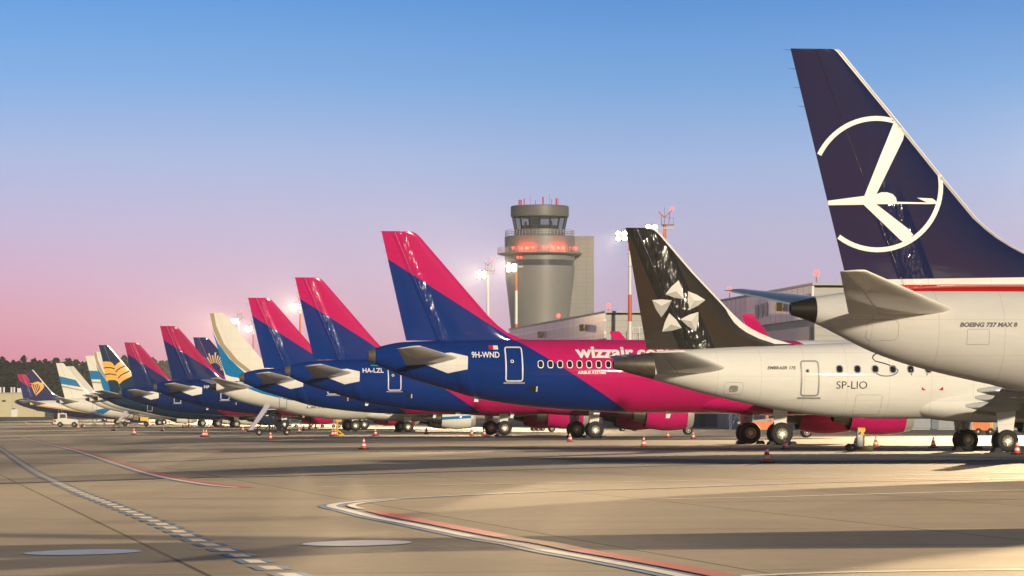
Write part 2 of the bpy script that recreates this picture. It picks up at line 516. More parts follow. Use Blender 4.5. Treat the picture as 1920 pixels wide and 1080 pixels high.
def make_aircraft(kind, px, Y, label, group, L):
    """L: livery dict. px, Y: where the fin's rear upper corner stands"""
    T = TYPES[kind]; ug = T['ug']
    fx = at(px, Y)
    root = empty('airliner', (fx + ug * CA, Y + ug * SA, gz(Y)), HEAD, label, 'airliner', group)
    root.location.z = gz(Y)
    body = L['body']; finm = L.get('fin', body)
    detail = L.get('detail', True)
    # ---- fuselage
    def ring(u, n=44):
        t, b, w = pchip(T['fus'], u)
        zc, h = (t + b) / 2, (t - b) / 2
        return [(u - ug, w * math.cos(2*PI*i/n), zc + h * math.sin(2*PI*i/n)) for i in range(n)]
    u_end = T['fus'][-1][0]
    us = []
    u = T['cone']
    while u < 15: us.append(u); u += .35
    while u < u_end - 7: us.append(u); u += 1.5
    while u < u_end: us.append(u); u += .3
    us.append(u_end)
    b = MB(); b.loft([ring(u) for u in us]); fus = b.build('fuselage', body, root)
    b = MB()
    c0 = T['fus'][0][0]
    cs = [c0 + (T['cone'] - c0) * i / 6 for i in range(7)]
    b.loft([ring(u) for u in cs], caps=(False, False))
    e = ring(c0); cy = sum(p[2] for p in e) / len(e)
    b.add([(p[0] + .0, p[1] * .8, cy + (p[2] - cy) * .8) for p in e] + [(p[0] + .25, p[1] * .7, cy + (p[2] - cy) * .7) for p in e], [tuple(range(len(e)))[::-1]] , 1)
    b.add([p for p in e] + [(p[0], p[1] * .8, cy + (p[2] - cy) * .8) for p in e], [(i, (i+1) % len(e), len(e) + (i+1) % len(e), len(e) + i) for i in range(len(e))], 0)
    b.build('tail_cone', [M[T['conemat']], M['dark']], root)
    # ---- belly fairing
    x0, x1, zb, wy = T['belly']
    b = MB(); rings = []
    n = 28
    for i in range(25):
        k = i / 24
        s_ = (1 - abs(2 * k - 1) ** 2.6) ** .55 if 0 < k < 1 else .02
        u = x0 + (x1 - x0) * k
        zt = pchip(T['fus'], u)[1] + 1.35
        hh = (zt - zb) / 2
        rings.append([(u - ug, wy * s_ * (abs(math.cos(2*PI*j/n)) ** .75) * (1 if math.cos(2*PI*j/n) > 0 else -1),
                       (zb + hh) + hh * s_ * math.sin(2*PI*j/n)) for j in range(n)])
    b.loft(rings); b.build('belly_fairing', L.get('belly', body), root)
    # ---- fin and rudder
    zs = sorted(set([z for z, _ in T['lez']] + [T['tez'][0][0] + (T['tez'][-1][0] - T['tez'][0][0]) * i / 16 for i in range(17)]))
    zs = [z for z in zs if z >= T['tez'][0][0] - .2]
    (hu1, hz1), (hu0, hz0) = T['hinge']
    def hinge(z): return hu0 + (hu1 - hu0) * (z - hz0) / (hz1 - hz0)
    def vring(z, ua, ub, n=12, cosd=False):
        st, pt = [], []
        for i in range(n + 1):
            k = i / n
            k = 1 - math.cos(k * PI / 2) if cosd else k
            u = ua + (ub - ua) * k
            h = fin_side(T, u, z)
            pt.append((u - ug, h, z)); st.append((u - ug, -h, z))
        return pt[::-1] + st
    b = MB(); b.loft([vring(z, lin(T['lez'], z), hinge(z) + .012, 14, True) for z in zs]); fin = b.build('tail_fin', finm, root)
    zr = [z for z in zs if z >= (5.22 if kind == 'boxy' else T['tez'][1][0] - .02)]
    b = MB(); b.loft([vring(z, hinge(z) - .012, lin(T['tez'], z), 8) for z in zr]); b.build('rudder', L.get('rudder', finm), fin)
    if L.get('bare_le'):
        wle = L['bare_le']
        b = MB(); rows = []
        for z in zs:
            if z < L.get('le_min', 5.7): continue
            le = lin(T['lez'], z); te = lin(T['tez'], z)
            ww = wle(z) if callable(wle) else wle
            half = []
            for i in range(7):
                u = le + .012 - (ww) * (i / 6) ** 1.6
                half.append((u - ug, fin_side(T, min(u, le - .0001), z) + .005, z))
            rows.append(half[::-1] + [(p[0], -p[1], p[2]) for p in half])
        n = len(rows[0])
        vs = [p for r in rows for p in r]
        b.add(vs, [(k*n+i, k*n+i+1, (k+1)*n+i+1, (k+1)*n+i) for k in range(len(rows)-1) for i in range(n-1)])
        b.build('fin_leading_edge', L.get('le_mat', M['bare']), fin)
    for k in range(4 if Y < 300 else 0):      # static wicks
        b = MB()
        z = T['tez'][-1][0] - .05 - k * .55
        te = lin(T['tez'], z)
        b.tube((te - ug + .02, 0, z), (te - ug - .2, 0, z + .01), .007, .004, 5)
        b.build('static_wick', M['black'], fin)
    # ---- stabilisers
    st = T['stab']; sm = L.get('stab', M['stab'])
    for s in (-1, 1):
        secs = [(s * q[0], q[1], q[2], q[3], q[4], st['t']) for q in (st['root'], st['tip'])]
        tipx = (s * (st['tip'][0] + .10), st['tip'][1] - .35, st['tip'][2] - .005, st['tip'][3] + .08, st['tip'][4], st['t'] * .35)
        secs.append(tipx)
        b = MB(); b.loft([airfoil_ring(*q, 0, .69, 10, ug) for q in secs]); sb = b.build('stabiliser', sm, root)
        b = MB(); b.loft([airfoil_ring(*q, .7, 1, 6, ug) for q in secs]); b.build('elevator', sm, sb)
    if L.get('plate'):
        drape('stabiliser_plate', [L['plate']], T, M['stab_white'], root, eps=.01)
    # ---- wings
    wm = L.get('wing', M['wingpaint'])
    for s in (-1, 1):
        b = MB(); b.loft([airfoil_ring(s*q[0], q[1], q[2], q[3], q[4], q[5], 0, 1, 12, ug) for q in T['wing']]); wg = b.build('wing', wm, root)
        w2 = T['wing'][-1]
        b = MB(); b.loft([airfoil_ring(s*w2[0], w2[1], w2[2], w2[3], w2[4], .1, 0, 1, 8, ug)] + [airfoil_ring(s*q[0], q[1], q[2], q[3], q[4], .08, 0, 1, 8, ug) for q in T['let']])
        b.build('winglet', L.get('winglet', wm), wg)
        for (fy, fu, fz) in T['fair']:
            b = MB(); rr = []
            ln = 2.9
            for i in range(11):
                k = i / 10
                r_ = .21 * math.sin(PI * min(max(k, .03), .97)) ** .6
                cx = fu + ln * k
                cz = fz + .10 - .05 * math.sin(PI * k)
                rr.append([(cx - ug, s*fy + .62 * r_ * math.cos(2*PI*j/12), cz + 1.15 * r_ * math.sin(2*PI*j/12)) for j in range(12)])
            b.loft(rr); b.build('flap_fairing', wm, wg)
    # ---- engines
    en = T['eng']
    em = L.get('engine', body)
    for s in (-1, 1):
        RR, LL, ex, ez = en['R'], en['L'], en['x'] - ug, en['z']
        o = (ex, s * en['y'], ez)
        b = MB()
        b.lathe([(RR*.80, -LL*.22), (RR*.90, -LL*.14), (RR*.96, -LL*.30), (RR, -LL*.48), (RR*.985, -LL*.66), (RR*.90, -LL*.85), (RR*.80, -LL)][1:], 'X', o, 40, 0)
        b.lathe([(RR*.80, -LL), (RR*.77, -LL), (RR*.80, -LL*.7), (RR*.62, -LL*.68)], 'X', o, 40, 1)
        cw = b.build('engine', [em, M['dark']], root)
        b = MB(); b.lathe([(RR*.70, -LL*.30), (RR*.70, -LL*.1), (RR*.74, -LL*.02), (RR*.79, 0), (RR*.84, -LL*.03), (RR*.90, -LL*.139)], 'X', o, 40)
        b.build('inlet_lip', L.get('lip', M['bare']), cw)
        b = MB(); b.lathe([(RR*.12, -LL*.16), (RR*.70, -LL*.24)], 'X', o, 24, 0); b.build('fan', M['dark'], cw)
        b = MB()
        b.lathe([(RR*.60, -LL*.7), (RR*.60, -LL*.95), (RR*.52, -LL*1.1), (RR*.43, -LL*1.25)], 'X', o, 32, 0, zig=-.16 if kind == 'boxy' else 0)
        b.lathe([(RR*.41, -LL*1.24), (RR*.36, -LL*1.1), (RR*.30, -LL*1.12), (RR*.2, -LL*1.35), (RR*.05, -LL*1.55)], 'X', o, 24, 1)
        b.build('core_nozzle', [M['core_dark' if kind == 'boxy' else 'core'], M['core_dark']], cw)
        b = MB()   # pylon
        zt = ez + RR * .55 + 1.0
        for k, (xa, xb, za, zb2) in enumerate([(ex - LL*.35, ex - LL*1.5, ez + RR*.7, ez + RR*.35)]):
            vs = []
            for yy in (-.18, .18):
                vs += [(xa, s*en['y'] + yy, za), (xb, s*en['y'] + yy, zb2), (xb - .6, s*en['y'] + yy, zt), (xa - 1.2, s*en['y'] + yy, zt)]
            b.add(vs, [(0, 1, 2, 3), (7, 6, 5, 4), (0, 4, 5, 1), (1, 5, 6, 2), (2, 6, 7, 3), (3, 7, 4, 0)])
        b.build('pylon', wm, cw)
    # ---- landing gear
    g = T['gear']
    for s in (-1, 1):
        b = MB()
        y0 = s * g['y']
        b.tube((0, y0, g['r']), (0, y0, g['top'] + .4), .11, .14, 12)
        b.tube((0, y0 - g['gap'], g['r']), (0, y0 + g['gap'], g['r']), .09, .09, 10)
        b.bar((.12, y0, g['top']), (.9, y0 - s * .9, g['top'] + .5), .1)
        b.bar((-.14, y0, g['r'] + .1), (-.35, y0, g['r'] + .5), .08)
        b.bar((-.35, y0, g['r'] + .5), (-.12, y0, g['r'] + .95), .08)
        gr = b.build('main_gear', M['strut'], root)
        b = MB()
        yd = y0 - .32 if s < 0 else y0 + .32
        b.add([(.45, yd, g['top'] + .35), (-.5, yd, g['top'] + .3), (-.38, yd, g['r'] * 1.75), (.1, yd, g['r'] * 1.6), (.3, yd, g['r'] * 1.9)] +
              [(.45, yd + .04, g['top'] + .35), (-.5, yd + .04, g['top'] + .3), (-.38, yd + .04, g['r'] * 1.75), (.1, yd + .04, g['r'] * 1.6), (.3, yd + .04, g['r'] * 1.9)],
              [(0, 1, 2, 3, 4), (9, 8, 7, 6, 5), (0, 5, 6, 1), (1, 6, 7, 2), (2, 7, 8, 3), (3, 8, 9, 4), (4, 9, 5, 0)])
        b.build('gear_door', M['stab_white'], gr, smooth=False)
        for q in (-1, 1):
            w = bpy.data.objects.new('wheel', wheel_mesh(g['r'], g['w'], L.get('rim', 'rim')))
            COL.objects.link(w); w.parent = gr
            w.location = (0, y0 + q * g['gap'], g['r'])
            if q > 0: w.rotation_euler = (0, 0, PI)
    nsg = T['nose']
    b = MB(); nx = nsg['x'] - ug
    b.tube((nx, 0, nsg['r']), (nx - .1, 0, nsg['top'] + .4), .08, .1, 10)
    b.tube((nx, -.25, nsg['r']), (nx, .25, nsg['r']), .06, .06, 8)
    ng = b.build('nose_gear', M['strut'], root)
    for q in (-1, 1):
        w = bpy.data.objects.new('wheel', wheel_mesh(nsg['r'], .22, 'rim_white', False)); COL.objects.link(w); w.parent = ng
        w.location = (nx, q * .25, nsg['r'])
        if q > 0: w.rotation_euler = (0, 0, PI)
    # ---- doors, windows, lettering
    for (u0, u1, z0, z1, fm) in L.get('doors', ()):
        d = drape('door', [rrect(u0, u1, z0, z1, .14)], T, body, root, eps=.004)
        drape('door_frame', rrect_ring(u0 - .03, u1 + .03, z0 - .03, z1 + .03, .16, .075), T, fm, d, eps=.009)
        drape('door_sill', [[(u0 - .12, z0 - .14), (u1 + .12, z0 - .14), (u1 + .12, z0 - .06), (u0 - .12, z0 - .06)]], T, M['grey'], d, eps=.012)
        drape('door_handle', [rrect((u0+u1)/2 - .2, (u0+u1)/2 - .02, z0 + 1.0, z0 + 1.18, .08)] , T, L.get('handle', M['inkw']), d, eps=.009)
        drape('door_window', [rrect((u0+u1)/2 - .16, (u0+u1)/2 - .06, z0 + 1.04, z0 + 1.14, .045)] , T, M['glass'], d, eps=.013)
    if L.get('windows'):
        u0, step, n, z, w, h = L['windows']
        for i in range(n):
            uc = u0 + i * step
            fr = drape('window', [rrect(uc - w/2, uc + w/2, z - h/2, z + h/2, w*.42)], T, M['glass'], root, eps=.006)
            drape('window_frame', rrect_ring(uc - w/2 - .035, uc + w/2 + .035, z - h/2 - .035, z + h/2 + .035, w*.42 + .035, .045), T, L.get('winframe', M['blind']), fr, eps=.010)
    for (name, body_t, u0, u1, z0, z1, mat, bold, shear) in L.get('texts', ()):
        drape(name, text_bm(body_t, u0, u1, z0, z1, bold, shear), T, mat, root, eps=.007, grid=.1)
    if kind == 'narrow' and Y < 400:
        drape('outflow_valve', [rrect(8.0, 8.32, 2.95, 3.25, .05)], T, M['dark'], root, eps=.006)
        drape('outflow_flap', [rrect(8.36, 8.44, 2.92, 3.22, .03)], T, M['blind'], root, eps=.02)
        for (u, l_, hgt) in ((5.2, .3, .22), (11.9, .5, .16), (16.0, .3, .3)):
            zb = pchip(T['fus'], u)[1]
            b = MB(); vs = [(u - ug, 0, zb + .1), (u + l_ - ug, 0, zb + .1), (u + l_ * .55 - ug, 0, zb - hgt), (u - ug - .05, 0, zb - hgt)]
            b.add([(x, -.03, z) for x, _, z in vs] + [(x, .03, z) for x, _, z in vs], [(0, 1, 2, 3), (7, 6, 5, 4), (0, 4, 5, 1), (1, 5, 6, 2), (2, 6, 7, 3), (3, 7, 4, 0)])
            b.build('drain_mast', M['blind'], root, smooth=False)
        b = MB(); ub = 33.0; b.ball((26 - ug, 0, 1.70), .12, 0, 10); b.build('belly_beacon', M['red'], root)
    for (name, polys, mat, surf, eps) in L.get('art', ()):
        drape(name, polys, T, mat, fin if surf == 'fin' else root, surf=surf, eps=eps, grid=.2)
    return root

# ------------------------------------------------------------------ liveries and the aircraft on stand
def lay(kind, a, c, d, col):
    return (a, c, d - a * TYPES[kind]['ug'], col)

# 1 nearest: white twin jet with navy fin, crane in a ring
P1 = (at(1482, 101.5), 101.5)
lot_fin = livery('navy fin with white base', NAVY, [(0.02, -1, -5.62 - .02 * 15, WHITE), (0.012, -1, -5.44 - .012 * 15, (.6, .015, .012)), (0.012, -1, -5.19 - .012 * 15, WHITE)], rough=.2, wave=.1, dirt=.06, coat=.8, ripple=spar('boxy', .45, .55, 3.4, 8.6))
lot_body = livery('shaded white body with red band', (.62, .60, .57), [(0, 1, 5.19, (.6, .015, .012)), (0, 1, 5.405, (.62, .60, .57))], rough=.3)  # white darkened evenly, standing in for light blocked from this aircraft
cx0, cz0, rr0 = 2.6, 8.36, 1.93
def arc(a0, a1, n, r=rr0): return [(cx0 + r * math.cos(R(a0 + (a1 - a0) * i / n)), cz0 + r * math.sin(R(a0 + (a1 - a0) * i / n))) for i in range(n + 1)]
crane = ribbon(arc(154, 73, 18), .14) + ribbon(arc(-126.5, 9, 26), .14)
crane += [[(2.21, 8.01), (2.58, 8.08), (3.06, 9.05), (3.38, 9.68), (3.44, 9.9), (3.40, 10.04), (3.30, 10.13), (3.10, 10.17), (2.70, 9.22)]]
crane += [[(1.12, 7.86), (2.21, 8.01), (2.18, 7.75), (1.14, 7.73)]]
crane += [[(2.16, 7.78), (2.22, 8.01), (2.58, 8.08), (2.58, 7.76), (3.52, 7.06), (3.68, 6.88), (3.45, 6.62), (3.30, 6.72)]]
crane += [[(2.54, 8.05), (2.72, 8.12), (2.90, 8.12), (3.06, 8.07), (3.16, 7.96), (3.19, 7.84), (3.18, 7.78), (2.54, 7.77)]]
crane += [[(3.18, 7.845), (4.24, 7.83), (4.23, 7.785), (3.18, 7.785)]]
crane += [[(3.79, 7.97), (4.27, 7.95), (4.47, 7.80), (4.20, 7.785), (4.22, 7.84), (4.02, 7.90)]]
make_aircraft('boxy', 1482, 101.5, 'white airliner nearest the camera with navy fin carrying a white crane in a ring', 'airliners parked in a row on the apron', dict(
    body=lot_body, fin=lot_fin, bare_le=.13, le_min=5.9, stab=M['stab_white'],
    texts=[('type_lettering', 'BOEING 737 MAX 8', *[v for v in (lambda a, b: (a[0], b[0], a[1], a[1] + .14))(un(P1, 1803, 613, -1.5), un(P1, 1908, 612, -1.55))], M['ink'], .055, .25)],
    art=[('fin_emblem', crane, M['inkw'], 'fin', .008),
         ('access_panel', rrect_ring(4.95, 5.6, 3.62, 4.08, .04, .016), M['grey'], 'fus', .004),
         ('access_panel', rrect_ring(2.1, 3.0, 3.75, 4.35, .14, .014), M['grey'], 'fus', .004)]))

make_aircraft('boxy', 2959, 53, 'plain white airliner outside the frame whose long shadow crosses the foreground', 'airliners parked in a row on the apron', dict(body=M['white'], stab=M['stab_white']))

# 2 small white regional jet with black fin
P2 = (at(1173, 151.5), 151.5)
def e_px(x, y): return un(P2, x / 7.7125 + 1200, y / 7.7125 + 500, -.1)
star = [((560,195),(640,470),(370,400),(525,355)), ((695,355),(945,483),(715,625),(785,490)), ((845,655),(808,938),(585,762),(742,790)), ((425,670),(605,885),(325,940),(450,835)), ((178,483),(458,487),(312,733),(315,565))]
facets = [[], [], []]
for a, b_, c, ce in star:
    for k, (p, q) in enumerate(((a, b_), (b_, c), (c, a))):
        mx, my = (p[0]+q[0])/2, (p[1]+q[1])/2
        mid = (mx + (mx - ce[0]) * .16, my + (my - ce[1]) * .16)
        face = [e_px(*ce), e_px(*p), e_px(*mid), e_px(*q)]
        tone = 0 if my < ce[1] - 20 else (2 if my > ce[1] + 25 else 1)
        facets[tone].append(face)
star_art = [('star_facet', facets[0], simple('star light grey', (.55, .53, .48), .35), 'fin', .008), ('star_facet', facets[1], simple('star mid grey', (.42, .40, .36), .35), 'fin', .008), ('star_facet', facets[2], simple('star dark grey', (.26, .25, .22), .35), 'fin', .008)]
# thin-lined title on the white body: S T A
def arcp(cx, cz, rx, rz, a0, a1, n=10): return [(cx + rx * math.cos(R(a0 + (a1 - a0) * i / n)), cz + rz * math.sin(R(a0 + (a1 - a0) * i / n))) for i in range(n + 1)]
sS = un(P2, 1637, 702, -1.4)[0], un(P2, 1681, 660, -1.2)[0]
zS0, zS1 = 3.32, 4.36
um, hu, hz = sum(sS) / 2, (sS[1] - sS[0]) / 2, (zS1 - zS0) / 4
Sp = [(sS[1], zS1 - .22)] + arcp(um, zS1 - hz, hu * .96, hz, 25, 180, 12) + [(um - hu * .8, zS1 - 1.45 * hz), (um, zS1 - 1.9 * hz), (um + hu * .75, zS1 - 2.5 * hz)] + arcp(um + .02, zS0 + hz, hu * .96, hz, 0, -165, 12)
uT = un(P2, 1708, 686, -1.4)[0]
uA = un(P2, 1736, 695, -1.4)[0]
title = ribbon(Sp, .05) + ribbon([(uT, 3.35), (uT, 4.35)], .055) + ribbon([(uT - .5, 4.33), (uT + .5, 4.33)], .05) + ribbon([(uA, 3.35), (uA + .5, 4.35), (uA + 1.0, 3.35)], .055) + ribbon([(uA + .18, 3.68), (uA + .82, 3.68)], .05)
e_body = livery('white regional jet paint', (.78, .76, .70), rough=.3, dirt=.12)
e_fin = livery('black fin paint', (.02, .02, .018), rough=.2, wave=.13, dirt=.15, coat=1.0, ripple=spar('small', .35, .8, 6.0))
dE = (7.54, 8.32, 2.45, 3.98)
def le_width(z): return .12 + max(0, (6.3 - z)) * .42 if z > 4.75 else .8
make_aircraft('small', 1173, 151.5, 'small white jet with black fin bearing a star of five silver triangles', 'airliners parked in a row on the apron', dict(
    body=e_body, fin=e_fin, bare_le=le_width, le_min=4.7, le_mat=M['stab_white'], stab=M['stab_white'],
    doors=[(*dE, M['grey'])], handle=M['grey'],
    windows=(9.25, .80, 14, 3.62, .27, .31), winframe=M['grey'],
    texts=[('type_lettering', 'EMBRAER 175', 6.05, 7.31, 3.60, 3.74, M['ink'], .035, .25),
           ('registration', 'SP-LIO', 9.10, 10.48, 2.76, 3.09, M['ink'], .0, 0)],
    art=star_art + [('title_lettering', title, M['ink'], 'fus', .007),
         ('cargo_hatch', rrect_ring(10.0, 11.2, 1.62, 2.5, .1, .014), M['grey'], 'fus', .004),
         ('service_hatch', [rrect(4.42, 4.8, 2.62, 2.9, .1)], M['grey'], 'fus', .006),
         ('service_hatch', rrect_ring(4.2, 5.02, 2.5, 3.04, .14, .012), M['grey'], 'fus', .004),
         ('wing_mark', [[(12.95, 2.7), (13.12, 2.7), (13.12, 2.74), (12.99, 2.74), (12.99, 2.84), (12.95, 2.84)]], M['red'], 'fus', .006),
         ('wing_mark', [[(13.75, 2.7), (13.92, 2.7), (13.92, 2.84), (13.88, 2.84), (13.88, 2.74), (13.75, 2.74)]], M['red'], 'fus', .006)]))

# 3..5, 7, 9, 16: magenta and blue twin jets
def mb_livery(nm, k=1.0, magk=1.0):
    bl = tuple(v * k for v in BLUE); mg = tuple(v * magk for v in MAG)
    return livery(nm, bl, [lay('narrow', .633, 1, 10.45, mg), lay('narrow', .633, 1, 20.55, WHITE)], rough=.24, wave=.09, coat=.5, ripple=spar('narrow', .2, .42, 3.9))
wz = mb_livery('blue and magenta livery')
wz_eng = livery('magenta cowling paint', MAG, rough=.3)
PLATE = [(3.2,5.02),(3.71,5.07),(4.62,4.87),(4.59,4.15),(3.53,3.93),(2.2,4.45)]
dW = (6.68, 7.60, 3.50, 5.38)
wz_far = mb_livery('shaded blue and magenta livery', .6, .72)  # weaker light on the far jets, put into darker paint colours
def mb_opts(reg=None, flag=None, win=None, titles=(), paint_=wz):
    tx = list(titles)
    if reg: tx.append(('registration', reg, 4.83, 6.36, 4.78, 5.12, M['inkw'], .02, 0))
    return dict(body=paint_, winglet=M['mag'], engine=wz_eng, belly=paint_, plate=PLATE, doors=[(*dW, M['blind'])],
                windows=win, texts=tx, art=flag or [])
make_aircraft('narrow', 715, 190.6, 'magenta and blue airliner with registration 9H-WND, largest of its livery', 'airliners parked in a row on the apron', mb_opts(
    '9H-WND', [('flag_half', [[(5.82, 5.24), (6.06, 5.24), (6.06, 5.47), (5.82, 5.47)]], M['red'], 'fus', .007), ('flag_half', [[(6.06, 5.24), (6.32, 5.24), (6.32, 5.47), (6.06, 5.47)]], M['inkw'], 'fus', .007)],
    (8.59, .536, 26, 4.43, .26, .37),
    [('title_lettering', 'wizzair.com', 10.57, 15.95, 4.78, 5.42, M['inkw'], .035, 0), ('type_lettering', 'AIRBUS A321neo', 10.63, 12.2, 3.89, 4.07, M['inkw'], .02, 0),
     ('small_lettering', 'NO STEP  0-4', 8.8, 9.8, 3.92, 3.97, M['inkw'], 0, 0)][:2]))
make_aircraft('narrow', 553, 253.6, 'magenta and blue airliner with registration HA-LZL, left of the largest one', 'airliners parked in a row on the apron', mb_opts(
    'HA-LZL', [('flag_stripe', [[(5.45, 5.27), (6.0, 5.27), (6.0, 5.36), (5.45, 5.36)]], simple('green flag stripe', (.05, .3, .04), .4), 'fus', .007)]))
make_aircraft('narrow', 465, 296.4, 'magenta and blue airliner behind the HA-LZL one and right of the cream fin', 'airliners parked in a row on the apron', mb_opts('HA-LXG'))

# 6 cream twin jet with turquoise swoosh
TURQ = (.004, .17, .40)
m_turq = livery('turquoise swoosh paint', TURQ, rough=.3)
m_taupe = livery('taupe stripe paint', (.38, .31, .20), rough=.35)
cream = livery('cream aircraft paint', (.74, .71, .62), rough=.32)
def swoosh_art():
    fin_s = [[(.34,10.45),(.99,9.1),(2.09,7.62),(2.9,6.83),(3.6,6.2),(4.4,5.7),(3.5,5.52),(2.2,5.75),(1.72,5.95),(1.38,6.8),(.95,8.5)]]
    fin_t = [[(.06,12.28),(.5,12.28),(.72,11.03),(1.54,9.11),(2.92,7.46),(4.55,6.18),(3.95,6.18),(2.5,7.22),(1.16,8.85),(.45,10.5)]]
    fus_s = [[(1.9,5.2),(2.6,5.26),(3.6,5.25),(4.4,5.2),(5.84,4.42),(9.15,3.50),(11.6,3.02),(9.5,3.14),(8.05,3.32),(5.29,3.98),(3.6,4.62)]]
    return [('fin_swoosh', fin_s, m_turq, 'fin', .008), ('fin_stripe', fin_t, m_taupe, 'fin', .008), ('body_swoosh', fus_s, m_turq, 'fus', .006)]
m_cowl = livery('white cowling with turquoise stripe', (.74, .71, .64), [(-.06, 1, 1.36 - .06 * 5, TURQ), (-.06, 1, 1.66 - .06 * 5, (.74, .71, .64))], rough=.3)
make_aircraft('boxy', 392, 358, 'cream airliner with turquoise swoosh and taupe stripe, a passenger stair below its tail', 'airliners parked in a row on the apron', dict(
    body=cream, stab=M['stab_white'], art=swoosh_art(), doors=[(7.14, 7.88, 2.5, 4.25, M['grey'])], engine=m_cowl,
    texts=[('type_lettering', 'BOEING 737 MAX 8', 9.93, 12.31, 2.45, 2.68, M['ink'], .03, .25)]))

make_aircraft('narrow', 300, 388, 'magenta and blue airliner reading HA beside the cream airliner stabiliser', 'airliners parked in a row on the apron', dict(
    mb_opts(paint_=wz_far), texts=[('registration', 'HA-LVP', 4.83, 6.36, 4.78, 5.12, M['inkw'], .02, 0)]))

# 8 navy fin with golden rays
P8 = (at(362, 443), 443)
rays = []
c8 = un(P8, 360 + 455 / 10.8, 620 + 775 / 10.8)
for i in range(17):
    a = R(-6 + 186 * i / 16)
    r0, r1 = .75, 2.1 if i % 2 == 0 else 1.75
    d = (math.cos(a), math.sin(a)); n_ = (-d[1], d[0]); w0, w1 = .035, .10
    rays.append([(c8[0] + d[0]*r0 + n_[0]*w0, c8[1] + d[1]*r0 + n_[1]*w0), (c8[0] + d[0]*r0 - n_[0]*w0, c8[1] + d[1]*r0 - n_[1]*w0), (c8[0] + d[0]*r1 - n_[0]*w1, c8[1] + d[1]*r1 - n_[1]*w1), (c8[0] + d[0]*r1 + n_[0]*w1, c8[1] + d[1]*r1 + n_[1]*w1)])
nav8 = livery('deep blue aircraft paint', (.012, .02, .11), rough=.3)
make_aircraft('narrow', 362, 443, 'deep blue airliner with a fan of golden rays on its fin', 'airliners parked in a row on the apron', dict(
    body=nav8, plate=PLATE, art=[('fin_emblem', rays, simple('ray gold', (.55, .36, .12), .4), 'fin', .008)]))

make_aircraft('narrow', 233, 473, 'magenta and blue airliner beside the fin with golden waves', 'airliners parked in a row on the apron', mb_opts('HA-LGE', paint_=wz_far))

# 10 dark teal with golden waves
P10 = (at(185, 516), 516)
def i_px(x, y): return un(P10, 150 + x / 9.818, 630 + y / 9.818)
wl = [[(412,478),(480,468),(560,475),(600,500),(635,555),(662,680),(728,885),(690,835),(640,810),(560,810),(492,822)]]
wr = [[(635,555),(680,510),(752,462),(940,655),(962,735),(860,785),(780,830),(728,885),(662,680)]]
gold_art = [[i_px(*p) for p in q] for q in wl + wr]
dk = []
for pts in ([(432,590),(500,580),(570,585),(640,605)], [(462,712),(530,698),(600,702),(672,720)], [(658,668),(690,625),(740,590),(830,550)], [(700,780),(745,730),(800,695),(915,645)]):
    dk += ribbon([i_px(*p) for p in pts], .16)
teal = livery('dark teal aircraft paint', (.008, .032, .075), rough=.3)
make_aircraft('boxy', 185, 516, 'dark teal airliner with golden wave bands on its fin', 'airliners parked in a row on the apron', dict(
    body=teal, bare_le=.2, le_min=6.2, art=[('fin_emblem', gold_art, M['gold'], 'fin', .008), ('fin_emblem_line', dk, teal, 'fin', .014)],
    doors=[(7.14, 7.88, 2.5, 4.25, M['blind'])], rim='rim_white'))

# 11 second swoosh jet, 12 and 13 turquoise bands, 14 plain cream
make_aircraft('boxy', 175, 570, 'cream airliner with turquoise swoosh mostly hidden behind the golden waves fin', 'airliners parked in a row on the apron', dict(body=cream, stab=M['stab_white'], art=swoosh_art(), rim='rim_white'))
def band_art(tilt):
    return [('fin_band', [[(.62, 9.72), (3.9, 9.72 - tilt), (4.9, 8.28 - tilt), (.98, 8.2)]], m_turq, 'fin', .008),
            ('fin_stripe', [[(1.08, 7.85), (5.15, 7.72 - tilt), (5.4, 7.45 - tilt), (1.15, 7.55)]], m_taupe, 'fin', .008),
            ('body_swoosh', [[(6.6, 2.55), (7.8, 3.0), (9.5, 3.35), (11.2, 3.5), (10.4, 2.9), (9.3, 2.2), (8.5, 2.05)]], m_turq, 'fus', .006)]
make_aircraft('boxy', 160, 606, 'cream airliner with level turquoise fin band touching the swoosh fin', 'airliners parked in a row on the apron', dict(body=cream, stab=M['stab_white'], art=band_art(.15), rim='rim_white'))
make_aircraft('boxy', 105, 687, 'cream airliner with slanting turquoise fin band right of the golden harp', 'airliners parked in a row on the apron', dict(body=cream, stab=M['stab_white'], art=band_art(.75), doors=[(7.14, 7.88, 2.5, 4.25, M['grey'])], rim='rim_white'))
make_aircraft('boxy', 125, 730, 'plain cream airliner with unmarked fin behind the slanting turquoise band', 'airliners parked in a row on the apron', dict(body=livery('plain beige aircraft paint', (.62, .58, .52), rough=.35), stab=M['stab_white']))

